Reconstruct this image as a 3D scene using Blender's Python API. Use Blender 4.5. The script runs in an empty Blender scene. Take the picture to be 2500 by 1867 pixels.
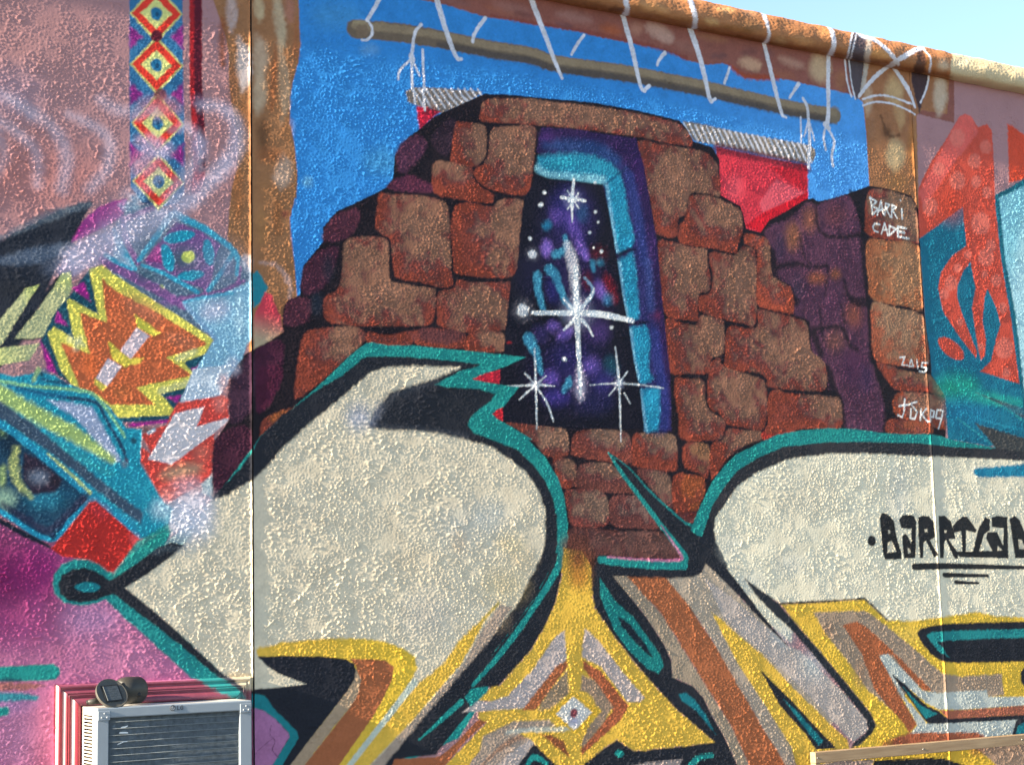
import bpy, bmesh, math, random
import numpy as np
from mathutils import Matrix, Vector

# ------------------------------------------------------------------ scene, camera, light
scene = bpy.context.scene
random.seed(7)
rng = np.random.default_rng(11)

F_PX, IMG_W, IMG_H = 4061.88, 2500.0, 1867.0
WALL_DIST, EYE = 5.629, 1.6            # camera to wall plane (y = 0), camera height
PP = np.array([1250.0, 933.5])
# camera axes, from the vanishing points of the wall's cornice, casing and joints
AX_X = np.array([0.85681043, 0.04884325, 0.51331299])
AX_Y = np.array([-0.51499627, 0.13046226, 0.84720626])
AX_Z = np.array([-0.02558767, -0.99024943, 0.13693552])
ROT = np.array([AX_X, AX_Y, AX_Z])

cam_data = bpy.data.cameras.new('camera')
cam = bpy.data.objects.new('camera', cam_data)
scene.collection.objects.link(cam)
cam_data.sensor_width = 36.0
cam_data.lens = 36.0 * F_PX / IMG_W
cam_data.clip_start = 0.05
cam_data.clip_end = 4000.0
cam.matrix_world = Matrix(((ROT[0, 0], -ROT[0, 1], -ROT[0, 2], 0.0),
                           (ROT[1, 0], -ROT[1, 1], -ROT[1, 2], -WALL_DIST),
                           (ROT[2, 0], -ROT[2, 1], -ROT[2, 2], EYE),
                           (0, 0, 0, 1)))
scene.camera = cam

# low sun from the left, almost in the plane of the wall
SUN_DIR = Vector((1.0, 0.055, -0.32)).normalized()       # the way the light travels
world = bpy.data.worlds.new('World')
scene.world = world
world.use_nodes = True
wn = world.node_tree
wn.nodes.clear()
sky = wn.nodes.new('ShaderNodeTexSky')
sky.sky_type = 'NISHITA'
sky.sun_disc = False
sky.sun_elevation = math.asin(-SUN_DIR.z)
sky.sun_rotation = math.atan2(-SUN_DIR.x, -SUN_DIR.y)
sky.air_density = 1.0
sky.dust_density = 0.3
sky.ozone_density = 1.3
bg = wn.nodes.new('ShaderNodeBackground')
bg.inputs['Strength'].default_value = 0.08
wo = wn.nodes.new('ShaderNodeOutputWorld')
wn.links.new(sky.outputs[0], bg.inputs[0])
wn.links.new(bg.outputs[0], wo.inputs[0])

sun_data = bpy.data.lights.new('sun', 'SUN')
sun_data.energy = 5.0
sun_data.angle = math.radians(0.5)
sun_data.color = (1.0, 0.87, 0.66)
sun = bpy.data.objects.new('sun', sun_data)
scene.collection.objects.link(sun)
sun.rotation_euler = SUN_DIR.to_track_quat('-Z', 'Y').to_euler()
sun.location = (-8, -1, 6)

scene.view_settings.view_transform = 'Standard'
scene.view_settings.look = 'None'
scene.view_settings.gamma = 1.0
scene.view_settings.use_curve_mapping = False
scene.view_settings.exposure = 2.08
scene.render.engine = 'CYCLES'
scene.cycles.use_denoising = True
scene.cycles.max_bounces = 5

# ------------------------------------------------------------------ helpers
def at(px, py, y=0.0):
    """World point where the sight line through a photograph pixel meets the plane at depth y."""
    d = ROT @ np.array([px - PP[0], py - PP[1], F_PX])
    t = (WALL_DIST + y) / d[1]
    return np.array([t * d[0], y, EYE + t * d[2]])

def lin(c):
    c = np.asarray(c, float) / 255.0
    return np.where(c <= 0.04045, c / 12.92, ((c + 0.055) / 1.055) ** 2.4)

GAIN = np.array([1.52, 1.32, 1.23])
def paint(c):
    q = lin(c)
    q = q + (q @ np.array([0.25, 0.6, 0.15]) - q) * 0.04
    return np.clip(q * GAIN, 0.004, 0.86)

def tag(o, label=None, cat=None, group=None, kind=None):
    if label: o['label'] = label
    if cat: o['category'] = cat
    if group: o['group'] = group
    if kind: o['kind'] = kind
    return o

def empty(name, loc=(0, 0, 0)):
    o = bpy.data.objects.new(name, None)
    o.location = loc
    o.empty_display_size = 0.1
    scene.collection.objects.link(o)
    return o

def link(name, me, parent=None, mat=None):
    o = bpy.data.objects.new(name, me)
    scene.collection.objects.link(o)
    if parent:
        o.parent = parent
        if parent.parent is None:                       # parts keep world coordinates
            o.matrix_parent_inverse = Matrix.Translation(parent.location).inverted()
    if mat: me.materials.append(mat)
    return o

def mesh_np(name, V, Fq, C=None, smooth=False):
    me = bpy.data.meshes.new(name)
    n, k = Fq.shape
    me.vertices.add(len(V))
    me.vertices.foreach_set('co', np.ascontiguousarray(V, np.float32).ravel())
    me.loops.add(n * k)
    me.loops.foreach_set('vertex_index', np.ascontiguousarray(Fq, np.int32).ravel())
    me.polygons.add(n)
    me.polygons.foreach_set('loop_start', np.arange(0, n * k, k, dtype=np.int32))
    if smooth:
        me.polygons.foreach_set('use_smooth', np.ones(n, bool))
    me.update(calc_edges=True)
    if C is not None:
        ca = me.color_attributes.new('Col', 'FLOAT_COLOR', 'POINT')
        rgba = np.ones((len(V), 4), np.float32)
        rgba[:, :3] = C
        ca.data.foreach_set('color', rgba.ravel())
    return me

def bm_mesh(name, bm, smooth=False):
    me = bpy.data.meshes.new(name)
    bmesh.ops.recalc_face_normals(bm, faces=bm.faces[:])
    bm.to_mesh(me)
    bm.free()
    if smooth:
        for p in me.polygons: p.use_smooth = True
    return me

def add_box(bm, x0, x1, y0, y1, z0, z1, bevel=0.0):
    r = bmesh.ops.create_cube(bm, size=1.0)
    for v in r['verts']:
        v.co = Vector(((x0 + x1) / 2 + v.co.x * (x1 - x0), (y0 + y1) / 2 + v.co.y * (y1 - y0), (z0 + z1) / 2 + v.co.z * (z1 - z0)))
    if bevel:
        es = list({e for v in r['verts'] for e in v.link_edges})
        bmesh.ops.bevel(bm, geom=es, offset=bevel, segments=2, affect='EDGES', profile=0.5)

def box(name, x0, x1, y0, y1, z0, z1, mat, parent=None, bevel=0.0):
    bm = bmesh.new()
    add_box(bm, x0, x1, y0, y1, z0, z1, bevel)
    return link(name, bm_mesh(name, bm), parent, mat)

def nodes(name):
    m = bpy.data.materials.new(name)
    m.use_nodes = True
    nt = m.node_tree
    return m, nt, nt.nodes['Principled BSDF']

def simple_mat(name, rgb, rough=0.5, spec=0.5, metal=0.0, noise=0.08, scale=30.0, bump=0.0, bscale=200.0):
    m, nt, p = nodes(name)
    tc = nt.nodes.new('ShaderNodeTexCoord')
    nz = nt.nodes.new('ShaderNodeTexNoise')
    nz.inputs['Scale'].default_value = scale
    nz.inputs['Detail'].default_value = 6
    nt.links.new(tc.outputs['Object'], nz.inputs['Vector'])
    cr = nt.nodes.new('ShaderNodeValToRGB')
    cr.color_ramp.elements[0].position = 0.3
    cr.color_ramp.elements[1].position = 0.7
    cr.color_ramp.elements[0].color = tuple(max(0, c * (1 - noise)) for c in rgb) + (1,)
    cr.color_ramp.elements[1].color = tuple(min(1, c * (1 + noise)) for c in rgb) + (1,)
    nt.links.new(nz.outputs[0], cr.inputs[0])
    nt.links.new(cr.outputs[0], p.inputs['Base Color'])
    p.inputs['Roughness'].default_value = rough
    p.inputs['Specular IOR Level'].default_value = spec
    p.inputs['Metallic'].default_value = metal
    if bump:
        n2 = nt.nodes.new('ShaderNodeTexNoise')
        n2.inputs['Scale'].default_value = bscale
        nt.links.new(tc.outputs['Object'], n2.inputs['Vector'])
        b = nt.nodes.new('ShaderNodeBump')
        b.inputs['Strength'].default_value = bump
        b.inputs['Distance'].default_value = 0.002
        nt.links.new(n2.outputs[0], b.inputs['Height'])
        nt.links.new(b.outputs[0], p.inputs['Normal'])
    return m

def painted_mat(name, rough=0.55, spec=0.13, bump=0.14):
    """Painted stucco: colour from the paint on the surface, a little wear and grain on top."""
    m, nt, p = nodes(name)
    at_ = nt.nodes.new('ShaderNodeAttribute')
    at_.attribute_name = 'Col'
    tc = nt.nodes.new('ShaderNodeTexCoord')
    nz = nt.nodes.new('ShaderNodeTexNoise')
    nz.inputs['Scale'].default_value = 9.0
    nz.inputs['Detail'].default_value = 8.0
    nz.inputs['Roughness'].default_value = 0.7
    nt.links.new(tc.outputs['Object'], nz.inputs['Vector'])
    mr = nt.nodes.new('ShaderNodeMapRange')
    mr.inputs['From Min'].default_value = 0.3
    mr.inputs['From Max'].default_value = 0.7
    mr.inputs['To Min'].default_value = 0.94
    mr.inputs['To Max'].default_value = 1.06
    nt.links.new(nz.outputs[0], mr.inputs['Value'])
    mx = nt.nodes.new('ShaderNodeVectorMath')
    mx.operation = 'SCALE'
    nt.links.new(at_.outputs['Color'], mx.inputs[0])
    nt.links.new(mr.outputs[0], mx.inputs['Scale'])
    nt.links.new(mx.outputs[0], p.inputs['Base Color'])
    p.inputs['Roughness'].default_value = rough
    p.inputs['Specular IOR Level'].default_value = spec
    n2 = nt.nodes.new('ShaderNodeTexNoise')
    n2.inputs['Scale'].default_value = 160.0
    n2.inputs['Detail'].default_value = 3.0
    nt.links.new(tc.outputs['Object'], n2.inputs['Vector'])
    b = nt.nodes.new('ShaderNodeBump')
    b.inputs['Strength'].default_value = bump
    b.inputs['Distance'].default_value = 0.002
    nt.links.new(n2.outputs[0], b.inputs['Height'])
    nt.links.new(b.outputs[0], p.inputs['Normal'])
    return m

# ------------------------------------------------------------------ paint raster
def fft_noise(h, w, lam, seed, ax=1.0):
    """Band-limited noise of wavelength about lam cells, unit variance; ax stretches it upwards."""
    r = np.random.default_rng(seed)
    f = np.fft.rfft2(r.standard_normal((h, w)))
    ky = np.fft.fftfreq(h)[:, None] * ax
    kx = np.fft.rfftfreq(w)[None, :]
    k = np.sqrt(kx * kx + ky * ky) * lam
    n = np.fft.irfft2(f * np.exp(-((k - 1.0) ** 2) / 0.18), (h, w))
    return n / n.std()

def low_noise(h, w, lam, seed):
    r = np.random.default_rng(seed)
    f = np.fft.rfft2(r.standard_normal((h, w)))
    ky = np.fft.fftfreq(h)[:, None]
    kx = np.fft.rfftfreq(w)[None, :]
    k2 = (kx * kx + ky * ky) * lam * lam
    n = np.fft.irfft2(f * np.exp(-k2), (h, w))
    return n / n.std()

class Raster:
    """Paint laid on a piece of wall, in wall metres: columns along x, rows along z (row 0 at the bottom)."""
    def __init__(s, x0, x1, z0, z1, res, y, seed=1):
        s.x0, s.z0, s.res, s.y = x0, z0, res, y
        s.w = int(round((x1 - x0) / res)) + 1
        s.h = int(round((z1 - z0) / res)) + 1
        s.col = np.zeros((s.h, s.w, 3), np.float32)
        s.pid = np.zeros((s.h, s.w), np.int32)
        s.jit = (fft_noise(s.h, s.w, 7, seed) * 0.35 + low_noise(s.h, s.w, 9, seed + 1) * 0.3).astype(np.float32)
        s.big = np.clip(low_noise(s.h, s.w, 11, seed + 5) * 0.7 + low_noise(s.h, s.w, 24, seed + 6) * 0.5, -1.8, 1.8).astype(np.float32)
        s.mot = np.clip(low_noise(s.h, s.w, 14, seed + 2) * 0.5 + low_noise(s.h, s.w, 3, seed + 3) * 0.5, -2, 2).astype(np.float32)
    def grid(s, pts):
        q = np.array([at(px, py, s.y) for px, py in pts])
        return np.stack([(q[:, 0] - s.x0) / s.res, (q[:, 2] - s.z0) / s.res], 1)
    def scale(s, p):
        a, b = s.grid([p, (p[0] + 1.0, p[1] + 1.0)])
        return math.hypot(*(b - a)) / 1.414

PART = {0: ('wall_panel', None)}
class St: pass
cur = St()
cur.id, cur.T, cur.R = 0, (0.0, 0.0, 1.0), None

def G(part, piece=None):
    cur.id = max(PART) + 1
    PART[cur.id] = (part, piece)

TILES = {}
for ci, cx in enumerate((0, 600, 1200, 1800)):
    for ri, cy in enumerate((0, 450, 900, 1347)):
        TILES['ABCD'[ci] + '1234'[ri]] = (cx, cy, 700 / 2212)
TILES['E'] = (2080, 460, 240 / 639)
TILES['F'] = (2100, 1230, 400 / 2212)
TILES['X'] = (0, 0, 1.0)
def T(name): cur.T = TILES[name]

def tpts(flat):
    x0, y0, k = cur.T
    return [(x0 + flat[i] * k, y0 + flat[i + 1] * k) for i in range(0, len(flat), 2)]

def catmull(p, closed, n=5):
    p = np.asarray(p, float)
    m = len(p)
    out = []
    for i in range(m if closed else m - 1):
        if closed:
            a, b, c, d = p[(i - 1) % m], p[i], p[(i + 1) % m], p[(i + 2) % m]
        else:
            a, b, c, d = p[max(i - 1, 0)], p[i], p[i + 1], p[min(i + 2, m - 1)]
        for t in np.arange(n) / n:
            out.append(0.5 * (2 * b + (c - a) * t + (2 * a - 5 * b + 4 * c - d) * t * t + (3 * b - a - 3 * c + d) * t ** 3))
    if not closed: out.append(p[-1])
    return np.array(out)

def seg_dist(X, Y, a, b):
    d = b - a
    L = d @ d + 1e-9
    t = np.clip(((X - a[0]) * d[0] + (Y - a[1]) * d[1]) / L, 0, 1)
    return np.hypot(X - a[0] - t * d[0], Y - a[1] - t * d[1]), t

def window(g, m):
    R = cur.R
    x0 = max(int(math.floor(g[:, 0].min() - m)), 0); x1 = min(int(math.ceil(g[:, 0].max() + m)) + 1, R.w)
    y0 = max(int(math.floor(g[:, 1].min() - m)), 0); y1 = min(int(math.ceil(g[:, 1].max() + m)) + 1, R.h)
    return x0, x1, y0, y1

def poly_sd(g, m):
    """Signed distance (cells, negative inside) near a polygon, on its window."""
    x0, x1, y0, y1 = window(g, m)
    if x1 <= x0 or y1 <= y0: return None
    W, H = x1 - x0, y1 - y0
    par = np.zeros((H, W + 1), np.int32)
    dist = np.full((H, W), m + 1.0, np.float32)
    n = len(g)
    for i in range(n):
        a, b = g[i], g[(i + 1) % n]
        if a[1] != b[1]:
            lo, hi = (a, b) if a[1] < b[1] else (b, a)
            r0 = max(int(math.ceil(lo[1])), y0); r1 = min(int(math.ceil(hi[1])), y1)
            if r1 > r0:
                rows = np.arange(r0, r1)
                xs = lo[0] + (rows - lo[1]) / (hi[1] - lo[1]) * (hi[0] - lo[0])
                ci = np.clip(np.ceil(xs).astype(int) - x0, 0, W)
                np.add.at(par, (rows - y0, ci), 1)
        ex0 = max(int(min(a[0], b[0]) - m), x0); ex1 = min(int(max(a[0], b[0]) + m) + 2, x1)
        ey0 = max(int(min(a[1], b[1]) - m), y0); ey1 = min(int(max(a[1], b[1]) + m) + 2, y1)
        if ex1 > ex0 and ey1 > ey0:
            X, Y = np.meshgrid(np.arange(ex0, ex1, dtype=np.float32), np.arange(ey0, ey1, dtype=np.float32))
            d, _ = seg_dist(X, Y, a, b)
            sl = dist[ey0 - y0:ey1 - y0, ex0 - x0:ex1 - x0]
            np.minimum(sl, d, out=sl)
    inside = (np.cumsum(par, 1)[:, :W] & 1).astype(bool)
    return np.where(inside, -dist, dist), (x0, x1, y0, y1)

def lay(sd, win, c, soft, a, keep, mot=0.07, jit=1.0):
    R = cur.R
    x0, x1, y0, y1 = win
    sl = (slice(y0, y1), slice(x0, x1))
    s = max(soft, 0.45)
    sd = sd + R.jit[sl] * min(0.5 * s, 1.2) * jit
    al = np.clip(0.5 - sd / (2 * s), 0, 1)
    al = al * al * (3 - 2 * al) * a
    cc = c if isinstance(c, np.ndarray) and c.ndim == 3 else np.asarray(c)[None, None, :]
    cc = cc * (1 + mot * R.mot[sl])[..., None]
    R.col[sl] = R.col[sl] * (1 - al[..., None]) + cc * al[..., None]
    if not keep:
        R.pid[sl][al > 0.5] = cur.id

def P(flat, c, soft=2.0, sm=0, a=1.0, g=None, keep=False, mot=0.07):
    pts = tpts(flat)
    gp = cur.R.grid(pts)
    k = cur.R.scale(pts[0])
    if sm: gp = catmull(gp, True)
    s = soft * k
    r = poly_sd(gp, s * 1.5 + 3)
    if r is None: return
    sd, win = r
    col = paint(c)
    if g is not None:
        c2, *q = g
        ga, gb = cur.R.grid(tpts(q))
        x0, x1, y0, y1 = win
        X, Y = np.meshgrid(np.arange(x0, x1), np.arange(y0, y1))
        d = gb - ga
        t = np.clip(((X - ga[0]) * d[0] + (Y - ga[1]) * d[1]) / (d @ d), 0, 1)
        t = (t * t * (3 - 2 * t))[..., None]
        col = col * (1 - t) + paint(c2) * t
    lay(sd, win, col, s, a, keep, mot)

def S(flat, w, c, soft=2.0, a=1.0, sm=1, keep=False, mot=0.07):
    pts = tpts(flat)
    gp = cur.R.grid(pts)
    k = cur.R.scale(pts[0]) * cur.T[2]
    if np.isscalar(w): w = (w, w)
    n = len(gp)
    wr = np.interp(np.linspace(0, 1, n), np.linspace(0, 1, len(w)), w) * 0.5 * k
    if sm and n > 2:
        q = catmull(np.column_stack([gp, wr]), False)
        gp, wr = q[:, :2], q[:, 2]
    s = soft * cur.R.scale(pts[0])
    m = wr.max() + s * 1.5 + 3
    win = window(gp, m)
    x0, x1, y0, y1 = win
    if x1 <= x0 or y1 <= y0: return
    sd = np.full((y1 - y0, x1 - x0), 1e3, np.float32)
    for i in range(len(gp) - 1):
        p, q = gp[i], gp[i + 1]
        ex0 = max(int(min(p[0], q[0]) - m), x0); ex1 = min(int(max(p[0], q[0]) + m) + 2, x1)
        ey0 = max(int(min(p[1], q[1]) - m), y0); ey1 = min(int(max(p[1], q[1]) + m) + 2, y1)
        if ex1 <= ex0 or ey1 <= ey0: continue
        X, Y = np.meshgrid(np.arange(ex0, ex1, dtype=np.float32), np.arange(ey0, ey1, dtype=np.float32))
        d, t = seg_dist(X, Y, p, q)
        d = d - (wr[i] + (wr[i + 1] - wr[i]) * t)
        sl = sd[ey0 - y0:ey1 - y0, ex0 - x0:ex1 - x0]
        np.minimum(sl, d, out=sl)
    lay(sd, win, paint(c), s, a, keep, mot)

def EL(x, y, rx, ry, c, rot=0, soft=2.0, a=1.0, keep=False):
    r = math.radians(rot)
    f = []
    for i in range(22):
        t = 2 * math.pi * i / 22
        u, v = rx * math.cos(t), ry * math.sin(t)
        f += [x + u * math.cos(r) - v * math.sin(r), y + u * math.sin(r) + v * math.cos(r)]
    P(f, c, soft, 0, a, None, keep)

def BL(x, y, rx, ry, c, a=0.7, rot=0):
    """A soft spray of paint that fades out; belongs to whatever it is sprayed on."""
    k = cur.T[2]
    EL(x, y, rx * 0.62, ry * 0.62, c, rot, soft=0.62 * min(rx, ry) * k, a=a, keep=True)

def BP(x, y, rx, ry, c, a=0.7, rot=0):
    """A sprayed patch with a firmer edge than BL."""
    EL(x, y, rx * 0.70, ry * 0.74, c, rot, soft=0.42 * min(rx, ry) * cur.T[2], a=a * .8, keep=True)
    EL(x + rx * .25, y + ry * .45, rx * 0.42, ry * 0.55, c, rot + 14, soft=0.34 * min(rx, ry) * cur.T[2], a=a * .55, keep=True)
    EL(x - rx * .2, y - ry * .55, rx * 0.36, ry * 0.5, c, rot - 12, soft=0.34 * min(rx, ry) * cur.T[2], a=a * .45, keep=True)

TAN, ORA, PUR, DRK = (121, 89, 73), (120, 56, 42), (86, 50, 53), (27, 22, 30)
stone_n = [0]
def ST(flat, tan=TAN, ora=ORA, pur=PUR, hx=0.72, hy=0.3, spread=0.62, soft=3.2):
    """One painted stone: light sprayed to its upper right, rust along its left and lower edge, violet between."""
    G('painted_ruin', 'painted_stone')
    stone_n[0] += 1
    gp = catmull(cur.R.grid(tpts(flat)), True)
    k = cur.R.scale(tpts(flat)[0])
    r = poly_sd(gp, soft * k * 1.5 + 14)
    if r is None: return
    sd, win = r
    x0, x1, y0, y1 = win
    X, Y = np.meshgrid(np.arange(x0, x1), np.arange(y0, y1))
    mn, mx = gp.min(0), gp.max(0)
    u = (X - mn[0]) / (mx[0] - mn[0] + 1e-6)
    v = 1 - (Y - mn[1]) / (mx[1] - mn[1] + 1e-6)
    nz = cur.R.mot[y0:y1, x0:x1]
    rn = random.Random(stone_n[0])
    hx += rn.uniform(-0.12, 0.12); hy += rn.uniform(-0.1, 0.12)
    big = cur.R.big[y0:y1, x0:x1]
    d = np.hypot((u - hx) * 0.85, (v - hy) * 0.85) / spread + nz * 0.10 + big * 0.16
    t1 = np.clip((d - 0.34) / 0.42, 0, 1)[..., None]
    c = paint(tan) * (1 - t1) + paint(pur) * t1
    inner = np.clip(1 + sd / 14.0, 0, 1)
    rim = np.clip(0.95 - u * 0.9 + v * 0.55 + big * 0.25, 0, 1)
    t2 = np.clip(np.clip((d - 0.62) / 0.34, 0, 1) * 0.8 + inner * rim * np.clip((d - 0.3) / 0.4, 0, 1) * 0.5, 0, 1)[..., None]
    c = c * (1 - t2) + paint(ora) * t2
    t3 = (np.clip(big * 0.8 - 0.5, 0, 1) * np.clip(d, 0, 1) * 0.4)[..., None]
    c = c * (1 - t3) + paint(pur) * 0.85 * t3
    lay(sd, win, c, soft * k, 1.0, False, 0.14)

# ------------------------------------------------------------------ the mural, laid on layer by layer
RES = 0.004
WX0, WX1, WZ0, WZ1 = 0.5, 7.3, 0.45, 4.16
wall_r = Raster(WX0, WX1, WZ0, WZ1, RES, 0.0, 21)
cur.R = wall_r

MAUVE = (148, 116, 123); SKYB = (37, 124, 199); OCHRE = (136, 99, 68); CREAM = (188, 186, 167); BLK = (33, 37, 46)
TEAL = (20, 128, 127); YEL = (202, 167, 60); BRN = (148, 90, 58); TAU = (144, 132, 116); LIL = (160, 154, 152)
ROPE = (188, 197, 212); PALE = (164, 178, 176); CYA = (22, 138, 170); LIME = (176, 192, 112); NAVY = (26, 60, 82)
RED = (192, 46, 42); MAG = (132, 38, 116); PINK = (178, 116, 156); LAV = (160, 158, 186)

def ground_coats():
    wall_r.col[:] = paint(MAUVE)
    T('A1')
    BL(250, 300, 900, 700, (156, 119, 121), .6); BL(300, 1350, 800, 420, (160, 108, 106), .7); BL(60, 720, 420, 300, (150, 128, 146), .7)
    BL(1650, 900, 250, 800, (158, 120, 124), .6)
ground_coats()

def lower_left():
    G('painted_pink_field'); T('A3')
    P([-1500,1100, 0,1180, 400,1390, 700,1500, 1000,1700, 2000,3000, 1965,4600, -1500,4600], (158,97,137), 4)
    T('A4')
    BL(100,180,620,520,(118,30,92),.95); BL(330,120,300,330,(128,36,104),.9); BL(-200,200,500,700,(110,26,84),.9)
    BL(150,560,420,260,(150,60,120),.6); BL(720,520,330,220,(150,116,160),.7); BL(900,800,420,260,(170,112,150),.8)
    BL(330,1450,130,420,(170,92,118),.4); BL(120,1400,300,420,(152,112,154),.6); BL(80,1150,300,120,(130,110,160),.6)
    G('painted_stripe'); P([-900,890, 0,880, 300,862, 420,858, 465,890, 470,930, 440,975, 380,985, 0,992, -900,1000], TEAL, 3, 0)
    S([-200,972, 160,985], 26, NAVY, 4, .8, keep=True)
    G('painted_stripe'); P([-900,1010, 0,1002, 330,1008, 360,1025, 200,1060, 0,1066, -900,1080], (140,92,92), 6)
    G('painted_stripe'); P([-900,1085, 0,1075, 220,1085, 310,1110, 280,1135, 0,1150, -900,1160], (44,122,140), 5)
    G('painted_stripe'); P([-900,1200, 0,1190, 70,1192, 85,1210, 60,1250, 0,1270, -900,1290], TEAL, 4)
lower_left()

def sky_and_posts():
    G('painted_sky'); T('X')
    P([600,-600, 2120,-600, 2108,250, 2116,332, 2123,449, 2130,600, 1900,700, 700,820, 690,740, 727,722], SKYB, 2, g=((64,144,222), 1500,200, 2150,330))
    T('B1')
    BL(700,120,300,160,(62,138,190),.5); BL(960,380,110,70,(96,150,196),.5); BL(1050,1250,220,160,(60,136,180),.5); BL(480,1400,60,60,(110,170,190),.5)
    G('painted_post'); T('X')
    P([505,-600, 522,0, 538,47, 552,89, 560,133, 560,196, 566,253, 582,330, 580,410, 567,460, 560,520, 556,600, 575,660, 600,760, 610,900, 700,860, 726,725, 720,640,
       709,580, 709,530, 722,482, 723,500, 728,437, 725,396, 719,348, 709,301, 709,240, 717,196, 730,152, 734,104, 730,0, 728,-600], OCHRE, 2)
    T('A1')
    for x, y, rx, ry, c, al in ((1790,90,60,170,(168,156,158),.8),(1882,500,75,220,(186,182,184),.95),(1720,320,45,330,(126,72,46),.8),(1800,650,60,260,(124,82,58),.6),
                                (1880,900,60,240,(144,96,58),.7),(1840,1500,70,300,(138,90,54),.7)):
        (BP if sum(c) > 400 else BL)(x, y, rx, ry, c, al)
    T('B1')
    for x, y, rx, ry, c, al, ro in ((265,170,62,260,(168,158,134),.9,-8),(105,60,60,120,(176,170,140),.6,0),(115,420,85,170,(166,150,130),.9,0),(105,700,70,210,(166,152,130),.9,6),
                                (295,640,60,330,(162,142,118),.75,-4),(140,1040,80,190,(92,64,42),.85,0),(345,80,65,160,(152,106,92),.8,0),(220,600,40,420,(138,84,50),.7,3),
                                (290,1330,85,150,(166,150,138),.85,25),(190,1190,160,90,(136,84,50),.6,0),(330,1000,60,160,(150,104,66),.6,0),(140,1480,110,170,(142,102,66),.6,0),(390,300,40,260,(140,86,54),.6,0)):
        (BP if sum(c) > 400 else BL)(x, y, rx, ry, c, al, ro)
    T('B2')
    for x, y, rx, ry, c, al in ((120,330,90,230,(146,108,66),.6),(250,260,60,220,(126,80,44),.6),(310,225,40,40,(104,52,46),.7),(260,960,90,160,(116,78,52),.6)):
        (BP if sum(c) > 400 else BL)(x, y, rx, ry, c, al)
    S([120,600, 230,620, 310,700, 350,800, 340,870], (20,46,26), (156,138,140), 6, .6, keep=True)
    # beam under the cornice
    G('painted_beam'); T('X')
    P([400,-700, 2330,-700, 2330,300, 2106,245, 2080,231, 2040,221, 1990,210, 1942,199, 1895,190, 1863,193, 1819,190, 1800,178, 1786,161, 1763,155, 1722,158, 1675,146, 1643,130, 1611,119,
       1573,112, 1532,103, 1469,92, 1421,79, 1358,68, 1304,60, 1247,49, 1200,44, 1154,33, 1106,16, 1043,2, 990,-6, 900,-30, 700,-80, 400,-120], (124,78,70), 3)
    T('B1'); BL(2000,80,260,50,(136,84,66),.7,12); BL(1600,10,220,40,(118,82,80),.7,10)
    T('C1')
    S([0,120, 330,178, 700,238, 1180,343, 1500,445], (18,30,34,34,40), (112,48,44), 5, .6, keep=True)
    S([1840,505, 1910,560, 1990,590, 2212,600], (30,50,40), (140,62,38), 5, .8, keep=True)
    for x, y, rx, ry, c, al, ro in ((160,60,240,60,(134,96,92),.7,12),(250,110,110,40,(92,58,60),.6,10),(640,130,240,60,(146,112,108),.6,12),(560,190,110,40,(96,66,70),.6,15),(920,230,130,60,(150,80,44),.7,15),
                                (1300,250,170,75,(168,142,132),.8,25),(1120,220,70,70,(160,120,104),.7,0),(1500,360,150,60,(128,92,84),.6,25),(1750,430,110,40,(86,62,66),.6,0),(2010,490,110,55,(168,128,104),.9,10),
                                (1700,290,200,45,(140,98,72),.6,12),(2130,420,70,60,(96,70,74),.6,0)):
        (BP if sum(c) > 400 else BL)(x, y, rx, ry, c, al, ro)
    T('D1')
    for x, y, rx, ry, c, al, ro in ((100,490,130,60,(172,142,118),.8,12),(640,520,110,130,(176,158,128),.95,20),(420,480,170,50,(156,124,110),.8,20),(350,570,160,40,(136,86,66),.7,8),(800,620,70,130,(140,98,70),.7,0),(100,400,100,50,(100,66,66),.6,0)):
        (BP if sum(c) > 400 else BL)(x, y, rx, ry, c, al, ro)
    G('painted_post'); T('D1')
    P([840,380, 1640,520, 1622,880, 1430,850, 1385,890, 1395,1300, 1405,1700, 1040,1700, 1020,1430, 1000,1050, 975,790, 900,735], (138,97,66), 2)
    for x, y, rx, ry, c, al, ro in ((1565,720,70,190,(176,168,152),.95,6),(1210,690,95,120,(176,156,116),.9,20),(1220,1190,95,150,(178,162,124),.9,15),(1250,860,60,150,(166,140,100),.7,-10),(1010,760,50,150,(170,150,126),.8,0),
                                (1350,1150,50,330,(150,104,56),.7,0),(1080,1200,60,330,(146,104,70),.6,0),(1230,1400,130,120,(150,110,66),.6,0),(1160,1020,50,60,(84,56,36),.8,0),(1040,950,40,200,(140,104,78),.6,0)):
        (BP if sum(c) > 400 else BL)(x, y, rx, ry, c, al, ro)
    S([1110,890, 1150,1010, 1180,1050, 1250,1040], (16,34,20), (84,56,36), 4, .8, keep=True)
    S([1372,890, 1392,1400], 12, (170,130,80), 3, .4, keep=True)
sky_and_posts()

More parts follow.
